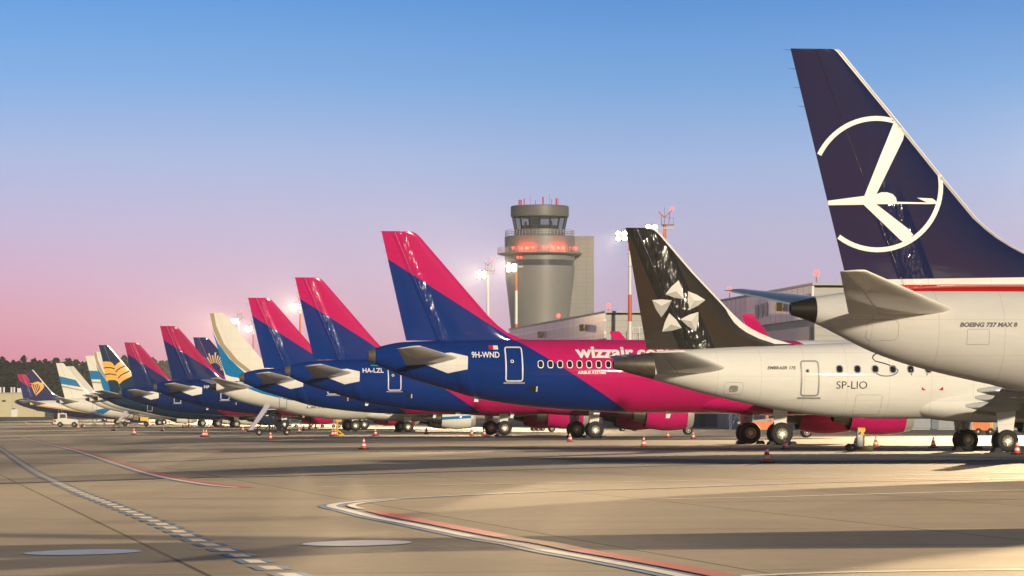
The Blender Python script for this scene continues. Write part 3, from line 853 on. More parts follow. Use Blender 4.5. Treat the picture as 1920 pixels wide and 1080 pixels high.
# 15 navy fin with golden harp
P15 = (at(50, 785), 785)
def h_px(x, y): return un(P15, 30 + x / 15.425, 680 + y / 15.425)
harp = [[h_px(*p) for p in ((395,590),(470,598),(560,562),(640,548),(690,565),(720,600),(735,570),(765,565),(790,600),(785,640),(815,665),(800,720),(760,780),(690,850),(610,930),(565,972),(590,890),(640,830),(700,750),(725,690),(690,640),(640,622),(560,635),(470,630))]]
for a, b_, w in (((455,645),(562,905),.28), ((525,650),(592,850),.22), ((582,645),(630,800),.2), ((632,640),(665,755),.18)):
    harp += ribbon([h_px(*a), h_px(*b_)], w)
ry = livery('white body with navy belly', (.72, .69, .63), [lay('boxy', -.14, -1, -4.75, (.62, .36, .02)), lay('boxy', -.14, -1, -4.45, (.012, .018, .085))], rough=.3)
make_aircraft('boxy', 50, 785, 'white airliner with navy belly and a golden harp on its navy fin', 'airliners parked in a row on the apron', dict(
    body=ry, fin=livery('navy harp fin', (.012, .018, .085), rough=.3), bare_le=.26, le_min=6.0, le_mat=M['stab_white'], art=[('fin_emblem', harp, M['gold'], 'fin', .008)], doors=[(7.14, 7.88, 2.5, 4.25, M['grey'])]))
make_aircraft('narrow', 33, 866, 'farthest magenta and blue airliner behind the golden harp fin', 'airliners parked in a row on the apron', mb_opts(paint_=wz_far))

# ------------------------------------------------------------------ ground
m, nt, b = newmat('apron concrete')
v, s = objco(nt)
cd, sd = math.cos(R(10.3)), math.sin(R(10.3))
a_ = mth(nt, 'ADD', mth(nt, 'MULTIPLY', s[0], cd), mth(nt, 'MULTIPLY', s[1], sd))
t_ = mth(nt, 'SUBTRACT', mth(nt, 'MULTIPLY', s[1], cd), mth(nt, 'MULTIPLY', s[0], sd))
pa = mth(nt, 'DIVIDE', mth(nt, 'SUBTRACT', a_, 3.05), 5.35); pt_ = mth(nt, 'DIVIDE', mth(nt, 'SUBTRACT', t_, 2.2), 6.2)
ja = mth(nt, 'LESS_THAN', mth(nt, 'ABSOLUTE', mth(nt, 'SUBTRACT', mth(nt, 'FRACT', mth(nt, 'ADD', pa, .5)), .5)), .0055)
jt = mth(nt, 'LESS_THAN', mth(nt, 'ABSOLUTE', mth(nt, 'SUBTRACT', mth(nt, 'FRACT', mth(nt, 'ADD', pt_, .5)), .5)), .0065)
cmb = nt.nodes.new('ShaderNodeCombineXYZ')
nt.links.new(mth(nt, 'FLOOR', pa), cmb.inputs[0]); nt.links.new(mth(nt, 'FLOOR', pt_), cmb.inputs[1])
wn = nt.nodes.new('ShaderNodeTexWhiteNoise'); wn.noise_dimensions = '3D'; nt.links.new(cmb.outputs[0], wn.inputs['Vector'])
n1 = noise(nt, v, .22, 6, .62); n2 = noise(nt, v, 3.0, 6, .65); n3 = noise(nt, v, .07, 4, .6, (1, .35, 1)); n4 = noise(nt, v, 40, 3, .7)
f = mth(nt, 'ADD', mth(nt, 'MULTIPLY', n1, .50), mth(nt, 'MULTIPLY', n2, .62))
f = mth(nt, 'ADD', f, mth(nt, 'MULTIPLY', n3, .55)); f = mth(nt, 'ADD', f, mth(nt, 'MULTIPLY', n4, .52))
f = mth(nt, 'ADD', f, mth(nt, 'MULTIPLY', wn.outputs['Value'], .16))
f = mth(nt, 'SUBTRACT', f, .17)
# rubber marks and oil stains
st_ = noise(nt, v, .35, 3, .5, (.35, 1.4, 1)); st2 = mth(nt, 'MULTIPLY', mth(nt, 'SUBTRACT', st_, .60), 3.0, clamp=True)
f = mth(nt, 'MULTIPLY', f, mth(nt, 'SUBTRACT', 1.0, mth(nt, 'MULTIPLY', st2, .55)))
jn = mth(nt, 'MAXIMUM', ja, mth(nt, 'MULTIPLY', jt, .75))
f = mth(nt, 'MULTIPLY', f, mth(nt, 'SUBTRACT', 1.0, mth(nt, 'MULTIPLY', jn, .9)))
sc = nt.nodes.new('ShaderNodeVectorMath'); sc.operation = 'SCALE'; sc.inputs[0].default_value = (.158, .142, .121)
nt.links.new(f, sc.inputs['Scale']); nt.links.new(sc.outputs[0], b.inputs['Base Color'])
rg = mth(nt, 'MULTIPLY_ADD', n1, .3, .62)
nt.links.new(rg, b.inputs['Roughness'])
b.inputs['Specular IOR Level'].default_value = .42
bump(nt, b, mth(nt, 'ADD', n2, mth(nt, 'MULTIPLY', n4, .5)), .35, .012)
g = MB()
ys = [-150, 0, 60, 120, 200, 300, 450, 600, 800, 900, 1000, 1100, 1200, 1500, 2500, 6000]
xs = [-3000, -800, -400, -200, -100, 0, 100, 200, 400, 800, 3000]
vs = [(x, y, gz(y)) for y in ys for x in xs]
nx = len(xs)
g.add(vs, [(j*nx+i, j*nx+i+1, (j+1)*nx+i+1, (j+1)*nx+i) for j in range(len(ys)-1) for i in range(nx-1)])
tag(g.build('apron_ground', m), kind='structure')

def paint(name, col, rough=.65, wear=.35):
    m, nt, b = newmat(name)
    v, s = objco(nt)
    n = noise(nt, v, 2.5, 6, .7)
    k = mth(nt, 'MULTIPLY', mth(nt, 'SUBTRACT', n, .52), 5, clamp=True)
    c = mixc(nt, mth(nt, 'MULTIPLY', k, wear), col, (.20, .17, .13))
    nt.links.new(c, b.inputs['Base Color'])
    b.inputs['Roughness'].default_value = rough
    b.inputs['Specular IOR Level'].default_value = .15
    return m
p_white = paint('white road paint', (.52, .52, .53), wear=.55); p_red = paint('red road paint', (.36, .085, .10), wear=.75)
p_blue = paint('blue road paint', (.045, .14, .30), wear=.4); p_black = paint('black ground strip', (.02, .02, .025), wear=.4)
p_disc = paint('pale blue ground spot', (.46, .56, .74), wear=.35)

def strip(name, cl, w, off, mat, z, dash=None):
    """ground stripe: centre line, width, sideways offset (metres)"""
    b = MB()
    segs = []
    n = len(cl)
    pts = []
    for i in range(n):
        a, c = cl[max(i-1, 0)], cl[min(i+1, n-1)]
        d = Vector((c[0]-a[0], c[1]-a[1])).normalized(); nn = Vector((-d.y, d.x))
        p = Vector((cl[i][0], cl[i][1])) + nn * off
        pts.append((p + nn*w/2, p - nn*w/2))
    for i in range(n - 1):
        (a, b_), (c, d) = pts[i], pts[i+1]
        b.add([(a.x, a.y, z), (b_.x, b_.y, z), (d.x, d.y, z), (c.x, c.y, z)], [(0, 1, 2, 3)])
    return tag(b.build(name, mat, smooth=False), kind='structure')

# zipper edge line
zpx = [(1.7,841.7),(30,861.7),(66.7,885),(103,903),(153,925),(206.7,945),(263,966.7),(320,990),(366.7,1011.7),(423,1031.7),(480,1054),(513,1067.3),(546.7,1079)]
zg = catmull([ground(*p).xy for p in zpx], 24)
zg = [zg[0] + (zg[0] - zg[24]) * 1.5] + zg + [zg[-1] + (zg[-1] - zg[-8]) * 3]
acc = [0]
for a, c in zip(zg, zg[1:]): acc.append(acc[-1] + (c - a).length)
def along(d):
    k = max(i for i in range(len(acc) - 1) if acc[i] <= d)
    t = (d - acc[k]) / max(acc[k+1] - acc[k], 1e-6)
    return zg[k].lerp(zg[k+1], t), (zg[k+1] - zg[k]).normalized()
bw, bb = MB(), MB()
d = .3
while d < acc[-1] - 1.2:
    (p, t1), (q, t2) = along(d), along(d + .85)
    for mb, o0, o1, sh in ((bw, -.085, .085, 0), (bb, -.19, -.09, .12), (bb, .09, .19, -.12)):
        n1_, n2_ = Vector((-t1.y, t1.x)), Vector((-t2.y, t2.x))
        P_, Q_ = p + t1 * sh, q + t2 * sh
        mb.add([(*(P_ + n1_*o0), .005), (*(P_ + n1_*o1), .005), (*(Q_ + n2_*o1), .005), (*(Q_ + n2_*o0), .005)], [(0, 1, 2, 3)])
    d += 1.6
tag(bw.build('road_line', p_white, smooth=False), kind='structure'); tag(bb.build('road_line_border', p_blue, smooth=False), kind='structure')

def gl(px, k=10): return catmull([ground(*p).xy for p in px], k)
# far clearance line: red, white, blue
far = gl([(43,820),(70,828),(133,842),(166.7,851.7),(233,873),(283,888),(333,899),(400,909.5),(450,914)])
strip('clearance_line_red', far, .32, .20, p_red, .006); strip('clearance_line_white', far, .16, -.07, p_white, .006); strip('clearance_line_border', far, .12, -.22, p_blue, .006)
# near clearance line with its rounded corner
near = gl([(1400,1107),(1233,1071.7),(1100,1046.7),(1033,1035),(967,1020.7),(900,1010),(833,996.7),(767,983),(700,970),(650,957.5),(628,952.5),(621,949),(632,945.5),(660,942),(720,937),(800,932.5),(900,927.5),(1000,923),(1100,919.3),(1240,915.6),(1523,905.7),(1736,901.5),(1920,898)], 8)
strip('clearance_line_white', near, .17, 0, p_white, .010)
strip('clearance_line_border', near, .13, .15, p_blue, .006)
strip('clearance_line_border', near, .10, -.135, p_blue, .006)
strip('clearance_line_red', near[:8*9], .30, -.40, p_red, .010)
strip('clearance_line_white', near[8*9+3:8*14], .14, -.34, p_white, .014)
for pts, w, mt in (([(600,913),(900,908),(1227,902.7),(1718,891),(1920,886)], .28, p_white), ([(1240,936),(1452,931.7),(1700,924.6),(1920,919)], .26, p_white), ([(1670,898.5),(1856,895)], .3, p_white), ([(760,866),(800,865.4)], .3, p_white),
                   ([(-20,910),(0,909.3),(333,899.5),(640,893),(1240,876.5),(1488,869.5),(1920,865)], .22, p_white), ([(1380,1081),(1560,1074),(1920,1068)], .2, p_white)):
    strip('lead_line', gl(pts), w, 0, mt, .005)
for pts, w in (([(-20,907.5),(0,906.8),(333,897),(640,890.3),(1240,873.8),(1488,867),(1920,862.5)], .8), ([(0,868.5),(300,866),(700,848),(1000,846)], .5)):
    strip('dark_ground_strip', gl(pts), w, 0, p_black, .0045)  # plain dark strips across the concrete
for (px, py, rx, ry, lb) in ((155, 1036, .62, .78, 0), (670, 1019, .64, .9, 1)):  # pale blue ovals on the concrete
    c = ground(px, py); g = MB()
    n = 32
    pt = [(c.x + rx * math.cos(2*PI*i/n) , c.y + ry * math.sin(2*PI*i/n) + .25 * math.cos(2*PI*i/n), .006) for i in range(n)]
    g.add(pt, [tuple(range(n))])
    tag(g.build('pale_spot', p_disc, smooth=False), kind='structure')

# ------------------------------------------------------------------ hangars
def grid_mat(name, col, line, su, sv, w=.02, rough=.4, metal=0.0, horiz='xy', var=.1):
    m, nt, b = newmat(name)
    v, s = objco(nt)
    fu = mth(nt, 'ABSOLUTE', mth(nt, 'SUBTRACT', mth(nt, 'FRACT', mth(nt, 'DIVIDE', s[0], su)), .5))
    fu2 = mth(nt, 'ABSOLUTE', mth(nt, 'SUBTRACT', mth(nt, 'FRACT', mth(nt, 'DIVIDE', s[1], su)), .5))
    fv = mth(nt, 'ABSOLUTE', mth(nt, 'SUBTRACT', mth(nt, 'FRACT', mth(nt, 'DIVIDE', s[2], sv)), .5))
    k = mth(nt, 'MAXIMUM', mth(nt, 'LESS_THAN', fu, w / su), mth(nt, 'LESS_THAN', fv, w / sv))
    n = noise(nt, v, .25, 4, .6)
    cc = mixc(nt, k, col, line)
    sc = nt.nodes.new('ShaderNodeVectorMath'); sc.operation = 'SCALE'
    nt.links.new(cc, sc.inputs[0]); nt.links.new(mth(nt, 'MULTIPLY_ADD', n, var * 2, 1 - var), sc.inputs['Scale'])
    nt.links.new(sc.outputs[0], b.inputs['Base Color'])
    b.inputs['Roughness'].default_value = rough; b.inputs['Metallic'].default_value = metal
    return m
h_wall = grid_mat('hangar cladding', (.36, .35, .33), (.28, .27, .25), 2.4, 1.0, .05, .55)
h_glass = grid_mat('hangar glazing', (.34, .35, .38), (.62, .60, .58), 5.2, 1.95, .16, .3, var=.25)
h_glass2 = grid_mat('hangar glazing panels', (.55, .52, .55), (.09, .09, .1), 3.4, 40, .13, .3, var=.2)
h_door = grid_mat('hangar door panels', (.80, .66, .62), (.62, .50, .48), 6.0, 3.0, .05, .5)
h_low = grid_mat('hangar lower door', (.20, .22, .26), (.10, .11, .13), 5.0, 30, .3, .45)
def hangar(corner, far, depth, H, band, label, lamps, gl_m, extra=None):
    c, f_ = Vector(corner), Vector(far)
    d = (f_ - c); L = d.length
    ang = math.atan2(d.y, d.x)
    # local frame: x along the long wall (away), y to the left of it; building lies on -y side
    root = empty('hangar', (c.x, c.y, gz(c.y)), ang, label, 'hangar')
    W = depth
    b = MB(); b.box((L/2, -W/2, H/2 - .3), (L, W, H - .6)); b.build('hangar_wall', h_wall, root, smooth=False)
    b = MB(); b.box((L/2, -W/2, H - .15), (L + .6, W + .6, .3)); b.build('roof', simple('roof edge', (.33, .33, .33), .5), root, smooth=False)
    b = MB(); b.box((L/2 - .4, .16, H - .3 - band/2 - .05), (L - .9, .3, band)); b.build('glass_band', gl_m, root, smooth=False)
    b = MB(); b.box((L/2 + .3, .12, (H - band - 1.4)/2 + 1.5), (L - 3.2, .22, H - band - 4.2)); b.build('hangar_door', h_door, root, smooth=False)
    b = MB(); b.box((L/2 + .3, .10, 1.6), (L - 3.2, .16, 3.0)); b.build('hangar_door_base', h_low, root, smooth=False)
    b = MB(); b.box((-.1, -W/2 - .5, 3.0), (.16, W - 3, 5.6)); b.build('side_door', h_low, root, smooth=False)
    for k in range(int(W // 12)):
        b = MB(); b.box((-.22, -3 - 12 * k, 3.0), (.3, .9, 5.8)); b.build('door_column', simple('column blue grey', (.07, .12, .15), .5), root, smooth=False)
    for (q, z) in lamps:
        b = MB(); b.box((q, .75, z), (.8, .7, 1.1)); b.box((q, .4, z - .2), (.3, .5, .2)); b.build('wall_lamp', M['yellow'], root, smooth=False)
    if extra: extra(root, L, W, H)
    return root
def pane_reflections(root, L, W, H):  # dark reflections in the glazing, built as flat grey ovals
    for k in range(7):
        b = MB(); pts = [(L*.04 + k*3.0 + .25, .33, H - 1.05)]
        q = rrect(k * 3.0 + 1.2 + (0 if k < 4 else 14), k * 3.0 + 3.5 + (0 if k < 4 else 14), H - 2.9 - (.10*k), H - 1.25 - .06*k, .5)
        b.add([(x, .32, z) for x, z in q] + [(x, .37, z) for x, z in q], [tuple(range(len(q)))[::-1], tuple(range(len(q), 2*len(q)))] + [(i, (i+1) % len(q), len(q) + (i+1) % len(q), len(q) + i) for i in range(len(q))])
        b.build('glass_reflection', simple('louvre grey', (.17, .18, .19), .4), root, smooth=False)
hangar((37, 424), (28.9, 488), 70, 18.0, 4.0, 'pale grey hangar with pink doors, right one behind the navy fin jet', [(18, 15.6)], h_glass2, pane_reflections)
hangar((14.6, 536), (-.3, 643), 42, 18.0, 3.9, 'long grey glazed hangar in front of the control tower', [(20, 15.9), (66, 15.9)], h_glass)
# white roof access ladder cage on the end of the tower-side hangar
lad = empty('ladder_cage', (at(1205, 534), 534, 0), 0, 'white steel ladder cage beside the black fin on the hangar end wall', 'ladder')
b = MB()
for x in (-1.5, -.5, .5, 1.5):
    b.bar((x, 0, 0), (x, 0, 15.5), .1)
b.build('rail', M['blind'], lad, smooth=False)
b = MB()
for k in range(20):
    b.bar((-1.5, 0, .6 + k * .78), (1.5, 0, .6 + k * .78), .07)
b.box((0, 0, 11.4), (3.4, .3, .9))
b.build('rung', M['blind'], lad, smooth=False)

m_redlamp = emis('red obstruction lamp', (1.0, .035, .025), 9)
def beacon_pole(px, py, Y, z0, label):
    x = at(px, Y); zt = EYE + (YH - py) * Y / F
    r = empty('obstruction_light', (x, Y, z0), 0, label, 'warning light', 'red obstruction lights')
    b = MB(); b.tube((0, 0, -.2), (0, 0, zt - z0 - .25), .09, .07, 8); b.build('pole', M['steel'], r)
    b = MB(); b.ball((0, 0, zt - z0), .30, 0, 10, (1, 1, 1.2)); b.build('lamp', m_redlamp, r)
beacon_pole(1047, 592, 592, 18.0, 'red light on the hangar roof in front of the control tower')
beacon_pole(1141, 574, 540, 18.0, 'red light on the hangar roof corner left of the black fin')
beacon_pole(1368, 543, 482, 18.0, 'red light at the far end of the right hangar roof')
beacon_pole(1531, 512, 428, 18.0, 'red light on the right hangar roof corner beside the navy fin')

# ------------------------------------------------------------------ control tower
TY = 732.0; TX = at(1012, TY)
tower = empty('control_tower', (TX, TY, 0), 0, 'grey round airport control tower with dark glazed cab and red lights', 'control tower')
t_clad = grid_mat('tower cladding', (.215, .21, .205), (.19, .185, .18), 400, .55, .06, .42, .1, var=.08)
t_grey = simple('tower grey panel', (.18, .175, .165), .45, var=.08)
t_cap = simple('tower roof band', (.14, .135, .13), .45, var=.1)
t_plain = grid_mat('stair shaft cladding', (.23, .22, .205), (.18, .17, .16), 2.2, .9, .04, .55)
b = MB(); b.lathe([(5.0, 0), (5.55, 10), (6.1, 20.4), (6.75, 27), (7.25, 31), (7.4, 33.4)], 'Z', (0, 0, 0), 64); b.build('tower_shaft', t_clad, tower)
b = MB(); b.lathe([(7.25, 33.4), (7.25, 34.6)], 'Z', (0, 0, 0), 64); b.build('dark_window_band', simple('dark band glass', (.05, .055, .065), .2), tower)
b = MB(); b.lathe([(7.25, 34.6), (7.42, 34.6), (7.42, 39.6), (7.2, 39.75), (3, 39.75)], 'Z', (0, 0, 0), 64); b.build('tower_drum', t_grey, tower)
def railing(rad, z0, z1, n, a0=0, a1=360):
    b = MB()
    k = int(n * (a1 - a0) / 360)
    P_ = [(rad * math.cos(R(a0 + (a1 - a0) * i / k)), rad * math.sin(R(a0 + (a1 - a0) * i / k))) for i in range(k + 1)]
    for i, p in enumerate(P_):
        b.tube((*p, z0), (*p, z1), .045, n=5)
        if i:
            for q in (1.0, .66, .33):
                b.tube((*P_[i-1], z0 + (z1 - z0) * q), (*p, z0 + (z1 - z0) * q), .04, n=5)
    b.build('railing', M['steel'], tower)
b = MB(); b.lathe([(7.4, 35.6), (8.9, 35.9), (9.0, 36.15), (7.4, 36.15)], 'Z', (0, 0, 0), 64); b.build('balcony', t_grey, tower)
railing(8.9, 36.15, 37.3, 72)
railing(7.3, 39.75, 40.95, 60)
b = MB(); b.lathe([(5.35, 39.7), (5.35, 41.1), (5.2, 41.15)], 'Z', (0, 0, 0), 64); b.build('cab_base', t_cap, tower)
mg, ntg, bg = newmat('cab glass')
bg.inputs['Base Color'].default_value = (.08, .10, .11, 1); bg.inputs['Roughness'].default_value = .04; bg.inputs['Alpha'].default_value = .45
NC = 16
b = MB(); b.lathe([(5.2, 41.1), (5.75, 43.8)], 'Z', (0, 0, 0), NC); b.build('cab_glass', mg, tower, smooth=False)
for i in range(NC):
    a = 2 * PI * i / NC
    b = MB(); b.bar((5.24*math.cos(a), 5.24*math.sin(a), 41.1), (5.79*math.cos(a), 5.79*math.sin(a), 43.8), .22)
    b.build('cab_mullion', M['dark'], tower, smooth=False)
b = MB(); b.lathe([(.1, 43.78), (5.9, 43.78), (6.1, 43.85), (6.15, 44.4), (6.15, 46.0), (5.9, 46.15), (.1, 46.2)], 'Z', (0, 0, 0), 64); b.build('cab_roof', t_cap, tower)
b = MB(); b.lathe([(3.6, 41.1), (3.9, 42.0), (2.2, 42.15), (.1, 42.15)], 'Z', (0, 0, 0), 32); b.box((-1.0, 1.5, 42.6), (2.2, .6, 2.4)); b.box((2.4, -.5, 42.4), (.5, .5, 1.2)); b.box((-3.0, -1.0, 42.3), (.5, .5, 1.0)); b.build('control_desk', M['dark'], tower)
b = MB(); b.box((7.6, 6.0, 20), (7.8, 8.0, 39.9)); b.build('stair_shaft', t_plain, tower, smooth=False)
b = MB()
for (px, h, w) in ((973.5, 1.3, .3), (977, 1.3, .3), (983, 1.6, .2), (1004, 1.2, .14), (1018, 1.9, .3), (1034, 1.4, .12), (1043, 1.6, .3), (1046, 1.6, .14), (1030, 2.6, .06), (994, 2.4, .06)):
    x = at(px, TY) - TX
    b.tube((x, -1.5, 46.1), (x, -1.5, 46.1 + h), w / 2, n=6)
b.build('antenna', M['red'], tower)
for (px, py, r) in ((981, 389, .18), (1046, 389, .18), (962, 467, .24), (1053, 464, .22), (1079, 466, .36), (970.5, 485, .2), (976.5, 485.3, .18)):
    x = at(px, TY) - TX; z = EYE + (YH - py) * TY / F
    rad = 7.75 if z < 40 else 5.2
    y = -math.sqrt(max(rad * rad - x * x, .4)) if abs(x) < rad else -1.0
    b = MB(); b.ball((x, y - .1, z), r, 0, 10); b.build('red_lamp', m_redlamp, tower)
def point(name, loc, power, col, rad=.3, label=None):
    l = bpy.data.lights.new(name, 'POINT'); l.energy = power; l.color = col; l.shadow_soft_size = rad
    o = bpy.data.objects.new(name, l); COL.objects.link(o); o.location = loc
    return o
for ang in (-122, -112, -102, -84, -68, -58, -48):
    point('red_lamp_light', (TX + 7.75 * math.cos(R(ang)), TY + 7.75 * math.sin(R(ang)), 37.0), 480 if ang not in (-84,) else 60, (1, .03, .015), .1)

# ------------------------------------------------------------------ floodlight masts (lit)
m_flood = emis('floodlight lens', (1.0, .86, .62), 60)
def pole_mat(bands):
    m, nt, b = newmat('red and white mast paint')
    v, s = objco(nt)
    cur = (.72, .69, .66)
    for (z0, z1) in bands:
        k = mth(nt, 'MULTIPLY', mth(nt, 'GREATER_THAN', s[2], z0), mth(nt, 'LESS_THAN', s[2], z1))
        cur = mixc(nt, k, cur, (.58, .10, .03))
    if not isinstance(cur, tuple): nt.links.new(cur, b.inputs['Base Color'])
    else: b.inputs['Base Color'].default_value = (*cur, 1)
    b.inputs['Roughness'].default_value = .45
    return m
FLOODC = (1.0, .70, .38)
def aim(o, tgt):
    d = Vector(tgt) - o.location
    o.rotation_euler = d.to_track_quat('-Z', 'Y').to_euler()
def mast(px, py, Y, label, bands, lamp_dx=-1.2, antenna=True, power=0, target=None, cone=34, x=None, heads=4):
    X = at(px, Y) if x is None else x
    zt = EYE + (YH - py) * Y / F if py else 30.0
    r = empty('floodlight_mast', (X, Y, gz(Y)), 0, label, 'floodlight mast', 'apron floodlight masts')
    zt -= gz(Y)
    b = MB(); b.tube((0, 0, 0), (0, 0, zt + .6), .42, .22, 14); b.build('pole', pole_mat(bands), r)
    b = MB(); b.box((lamp_dx/2, -.2, zt), (abs(lamp_dx) + 2.6, .3, .25)); b.box((lamp_dx, -.2, zt - .9), (2.2, .3, .2)); b.box((lamp_dx, -.2, zt - .4), (.25, .3, 1.2)); b.build('lamp_frame', M['steel'], r, smooth=False)
    for i in range(heads):
        hx, hz = lamp_dx + (-.48 if i % 2 == 0 else .48), zt + .25 - (.8 if i >= 2 else 0)
        t = Matrix.Rotation(R(22), 3, 'X')
        b = MB(); b.box((hx, -.5, hz), (.8, .35, .55), rot=t); hd = b.build('lamp_housing', M['steel'], r, smooth=False)
        b = MB(); b.ball(Vector((hx, -.5, hz)) + t @ Vector((0, -.16, 0)), .36, 0, 14, (1, .5, .85)); b.build('lamp_lens', m_flood, hd)
    if antenna:
        b = MB()
        b.bar((.0, 0, zt + 1.6), (1.1, 0, zt + 2.6), .14); b.bar((0, 0, zt + 1.6), (-.9, 0, zt + 2.4), .14); b.bar((.6, 0, zt + .4), (.75, 0, zt + 2.2), .12); b.bar((-.4, 0, zt + .4), (-.5, 0, zt + 2.0), .12)
        b.box((.5, 0, zt + .5), (1.7, 1.2, .12)); b.bar((1.3, -.6, zt + .5), (1.3, -.6, zt + 1.5), .07); b.bar((-.3, -.6, zt + 1.5), (1.3, -.6, zt + 1.5), .06)
        b.tube((0, 0, zt), (0, 0, zt + 3.0), .05, .03, 6)
        b.build('service_frame', simple('rust primer steel', (.30, .14, .09), .6), r, smooth=False)
        b = MB(); b.ball((1.1, 0, zt + 2.85), .24, 0, 10); b.build('beacon', m_redlamp, r)
    if power:
        l = bpy.data.lights.new('floodlight_beam', 'SPOT'); l.energy = power; l.color = FLOODC; l.shadow_soft_size = .55
        l.spot_size = R(cone); l.spot_blend = 1.0
        o = bpy.data.objects.new('floodlight_beam', l); COL.objects.link(o)
        o.location = (X + lamp_dx, Y - 1.2, zt + gz(Y)); aim(o, target)
    return r
MW = 0.22e6
mast(1181, 440, 530, 'floodlight mast with a red middle band left of the black fin', [(0, 8), (16.2, 20.3), (27, 29)], power=6*MW, target=(-14, 340, 0), cone=17, lamp_dx=-1.3, antenna=False)
mast(1246, 428, 505, 'floodlight mast mostly hidden by the tip of the black fin', [(0, 8), (16, 20), (26, 30)], lamp_dx=-1.9, power=.5*MW, target=(4, 300, 0), cone=46)
mast(968, 500, 655, 'floodlight mast standing in front of the tower shaft', [(0, 19.2), (25.5, 29.2)], power=15*MW, target=(-45, 280, 0), cone=24, lamp_dx=-.9, antenna=False)
mast(915, 513, 675, 'floodlight mast left of the control tower topped by a rust frame', [(0, 13.5)], power=10*MW, target=(-52, 320, 0), cone=24, lamp_dx=-1.2)
mast(563, 573, 870, 'floodlight mast between the third and second blue fins', [(20, 27)], power=20*MW, target=(-52, 420, 0), cone=24, lamp_dx=-1.3)
mast(475, 615, 1010, 'floodlight mast just left of the third blue fin', [(14, 24)], power=20*MW, target=(-88, 580, 0), cone=22, lamp_dx=-1.2)
mast(448, 601, 1040, 'farthest floodlight mast, above the cream fin edge', [(14, 24)], power=20*MW, target=(-118, 720, 0), cone=24, lamp_dx=-.9)
mast(1650, 320, 418, 'floodlight mast hidden behind the large navy fin', [(0, 8), (16, 20)], lamp_dx=-1.0, power=.6*MW, target=(6, 60, 0), cone=26)
mast(0, 0, 372, 'floodlight mast at the right end of the row of stands', [(0, 8), (16, 20), (27, 30)], x=66.0, power=18*MW, target=(4, 118, 0), cone=30)
mast(0, 0, 122, 'floodlight mast outside the frame, right of the nearest stand', [(0, 8), (16, 20), (27, 30)], x=138.0, power=21*MW, target=(0, 46, 0), cone=40)

# ------------------------------------------------------------------ forest, far building
def forest():
    mt, nt, b = newmat('pine foliage')
    v, s = objco(nt)
    n = noise(nt, v, .6, 4, .6)
    cr = nt.nodes.new('ShaderNodeValToRGB'); cr.color_ramp.elements[0].color = (.002, .007, .011, 1); cr.color_ramp.elements[1].color = (.006, .014, .020, 1)
    cr.color_ramp.elements[0].position = .3; cr.color_ramp.elements[1].position = .75
    nt.links.new(n, cr.inputs[0]); nt.links.new(cr.outputs[0], b.inputs['Base Color']); b.inputs['Roughness'].default_value = .9; b.inputs['Specular IOR Level'].default_value = 0
    bark = simple('pine bark', (.06, .04, .03), .9)
    g = MB()
    rnd = random.Random(4)
    for row in range(7):
        Y0 = 1095 + row * 14
        x = -290.0
        while x < 60:
            x += rnd.uniform(2.8, 5.2)
            h = rnd.gauss(15.6, .9) + (1.5 if row > 2 else 0) - (2.0 if rnd.random() < .15 else 0)
            if x > -60: h -= 1.5
            cx, cy = x + rnd.uniform(-1, 1), Y0 + rnd.uniform(-5, 5)
            z0 = gz(cy)
            g.tube((cx, cy, z0), (cx + rnd.uniform(-.4, .4), cy, z0 + h * .9), .22, .08, 5, 1, False)
            pine = rnd.random() < .55
            nl = 190
            for k in range(nl):
                t = rnd.random() ** .8
                zz = h * (.22 + .78 * t)
                rad = (2.6 * (1 - t) ** .75 + .25) if not pine else (2.7 * math.sin(PI * min(.98, .25 + .72 * t)) ** .8 + .15)
                a = rnd.uniform(0, 2 * PI); q = rad * rnd.uniform(.35, 1.05)
                p = Vector((cx + q * math.cos(a), cy + q * math.sin(a), z0 + zz))
                sz = rnd.uniform(.6, 1.25)
                d1 = Vector((math.cos(a), math.sin(a), rnd.uniform(-.5, .35))) * sz * 1.2
                d2 = Vector((-math.sin(a), math.cos(a), rnd.uniform(-.4, .4))) * sz * .7
                g.add([p - d2, p + d1, p + d2, p + Vector((0, 0, sz * .6))], [(0, 1, 2), (0, 2, 3)], 0)
    # undergrowth edge
    for k in range(9000):
        p = Vector((rnd.uniform(-290, 60), rnd.uniform(1086, 1150), 0)); p.z = gz(p.y) + rnd.uniform(0, 12) * rnd.random() ** .6
        a = rnd.uniform(0, 2 * PI); sz = rnd.uniform(1.0, 2.6)
        g.add([p, p + Vector((sz * math.cos(a), sz * math.sin(a) * .4, rnd.uniform(-.3, .5))), p + Vector((sz * .4, .2, sz))], [(0, 1, 2)], 0)
    me = bpy.data.meshes.new('forest'); me.from_pydata(g.v, [], g.f)
    me.materials.append(mt); me.materials.append(bark); me.polygons.foreach_set('material_index', g.m)
    o = bpy.data.objects.new('forest', me); COL.objects.link(o)
    tag(o, 'dark pine forest along the far edge of the airport', 'forest', kind='stuff')
forest()
BY = 1000.0
bx1 = at(84, BY); bz = gz(BY)
bl = empty('terminal_building', (bx1, BY, bz), 0, 'low pale yellow building at the far left edge below the forest', 'building')
bw_m = grid_mat('pale yellow cladding', (.50, .44, .28), (.36, .32, .22), 6.2, 60, .06, .6, var=.08)
b = MB(); b.box((-30, 10, 3.4), (60, 20, 6.8)); b.build('building_wall', bw_m, bl, smooth=False)
b = MB(); b.box((-30, 10, 6.9), (60.4, 20.4, .25)); b.build('roof', M['grey'], bl, smooth=False)
b = MB(); b.box((3.0, 10, 2.9), (5.8, 19, 5.8)); b.build('dark_annex', simple('dark annex glass', (.05, .06, .07), .25), bl, smooth=False)
b = MB()
for x in (-13.4, -12.4, -10.2, -9.4, -5.6): b.tube((x, 4, 6.9), (x, 4, 8.6 if x < -6 else 8.0), .28, n=8)
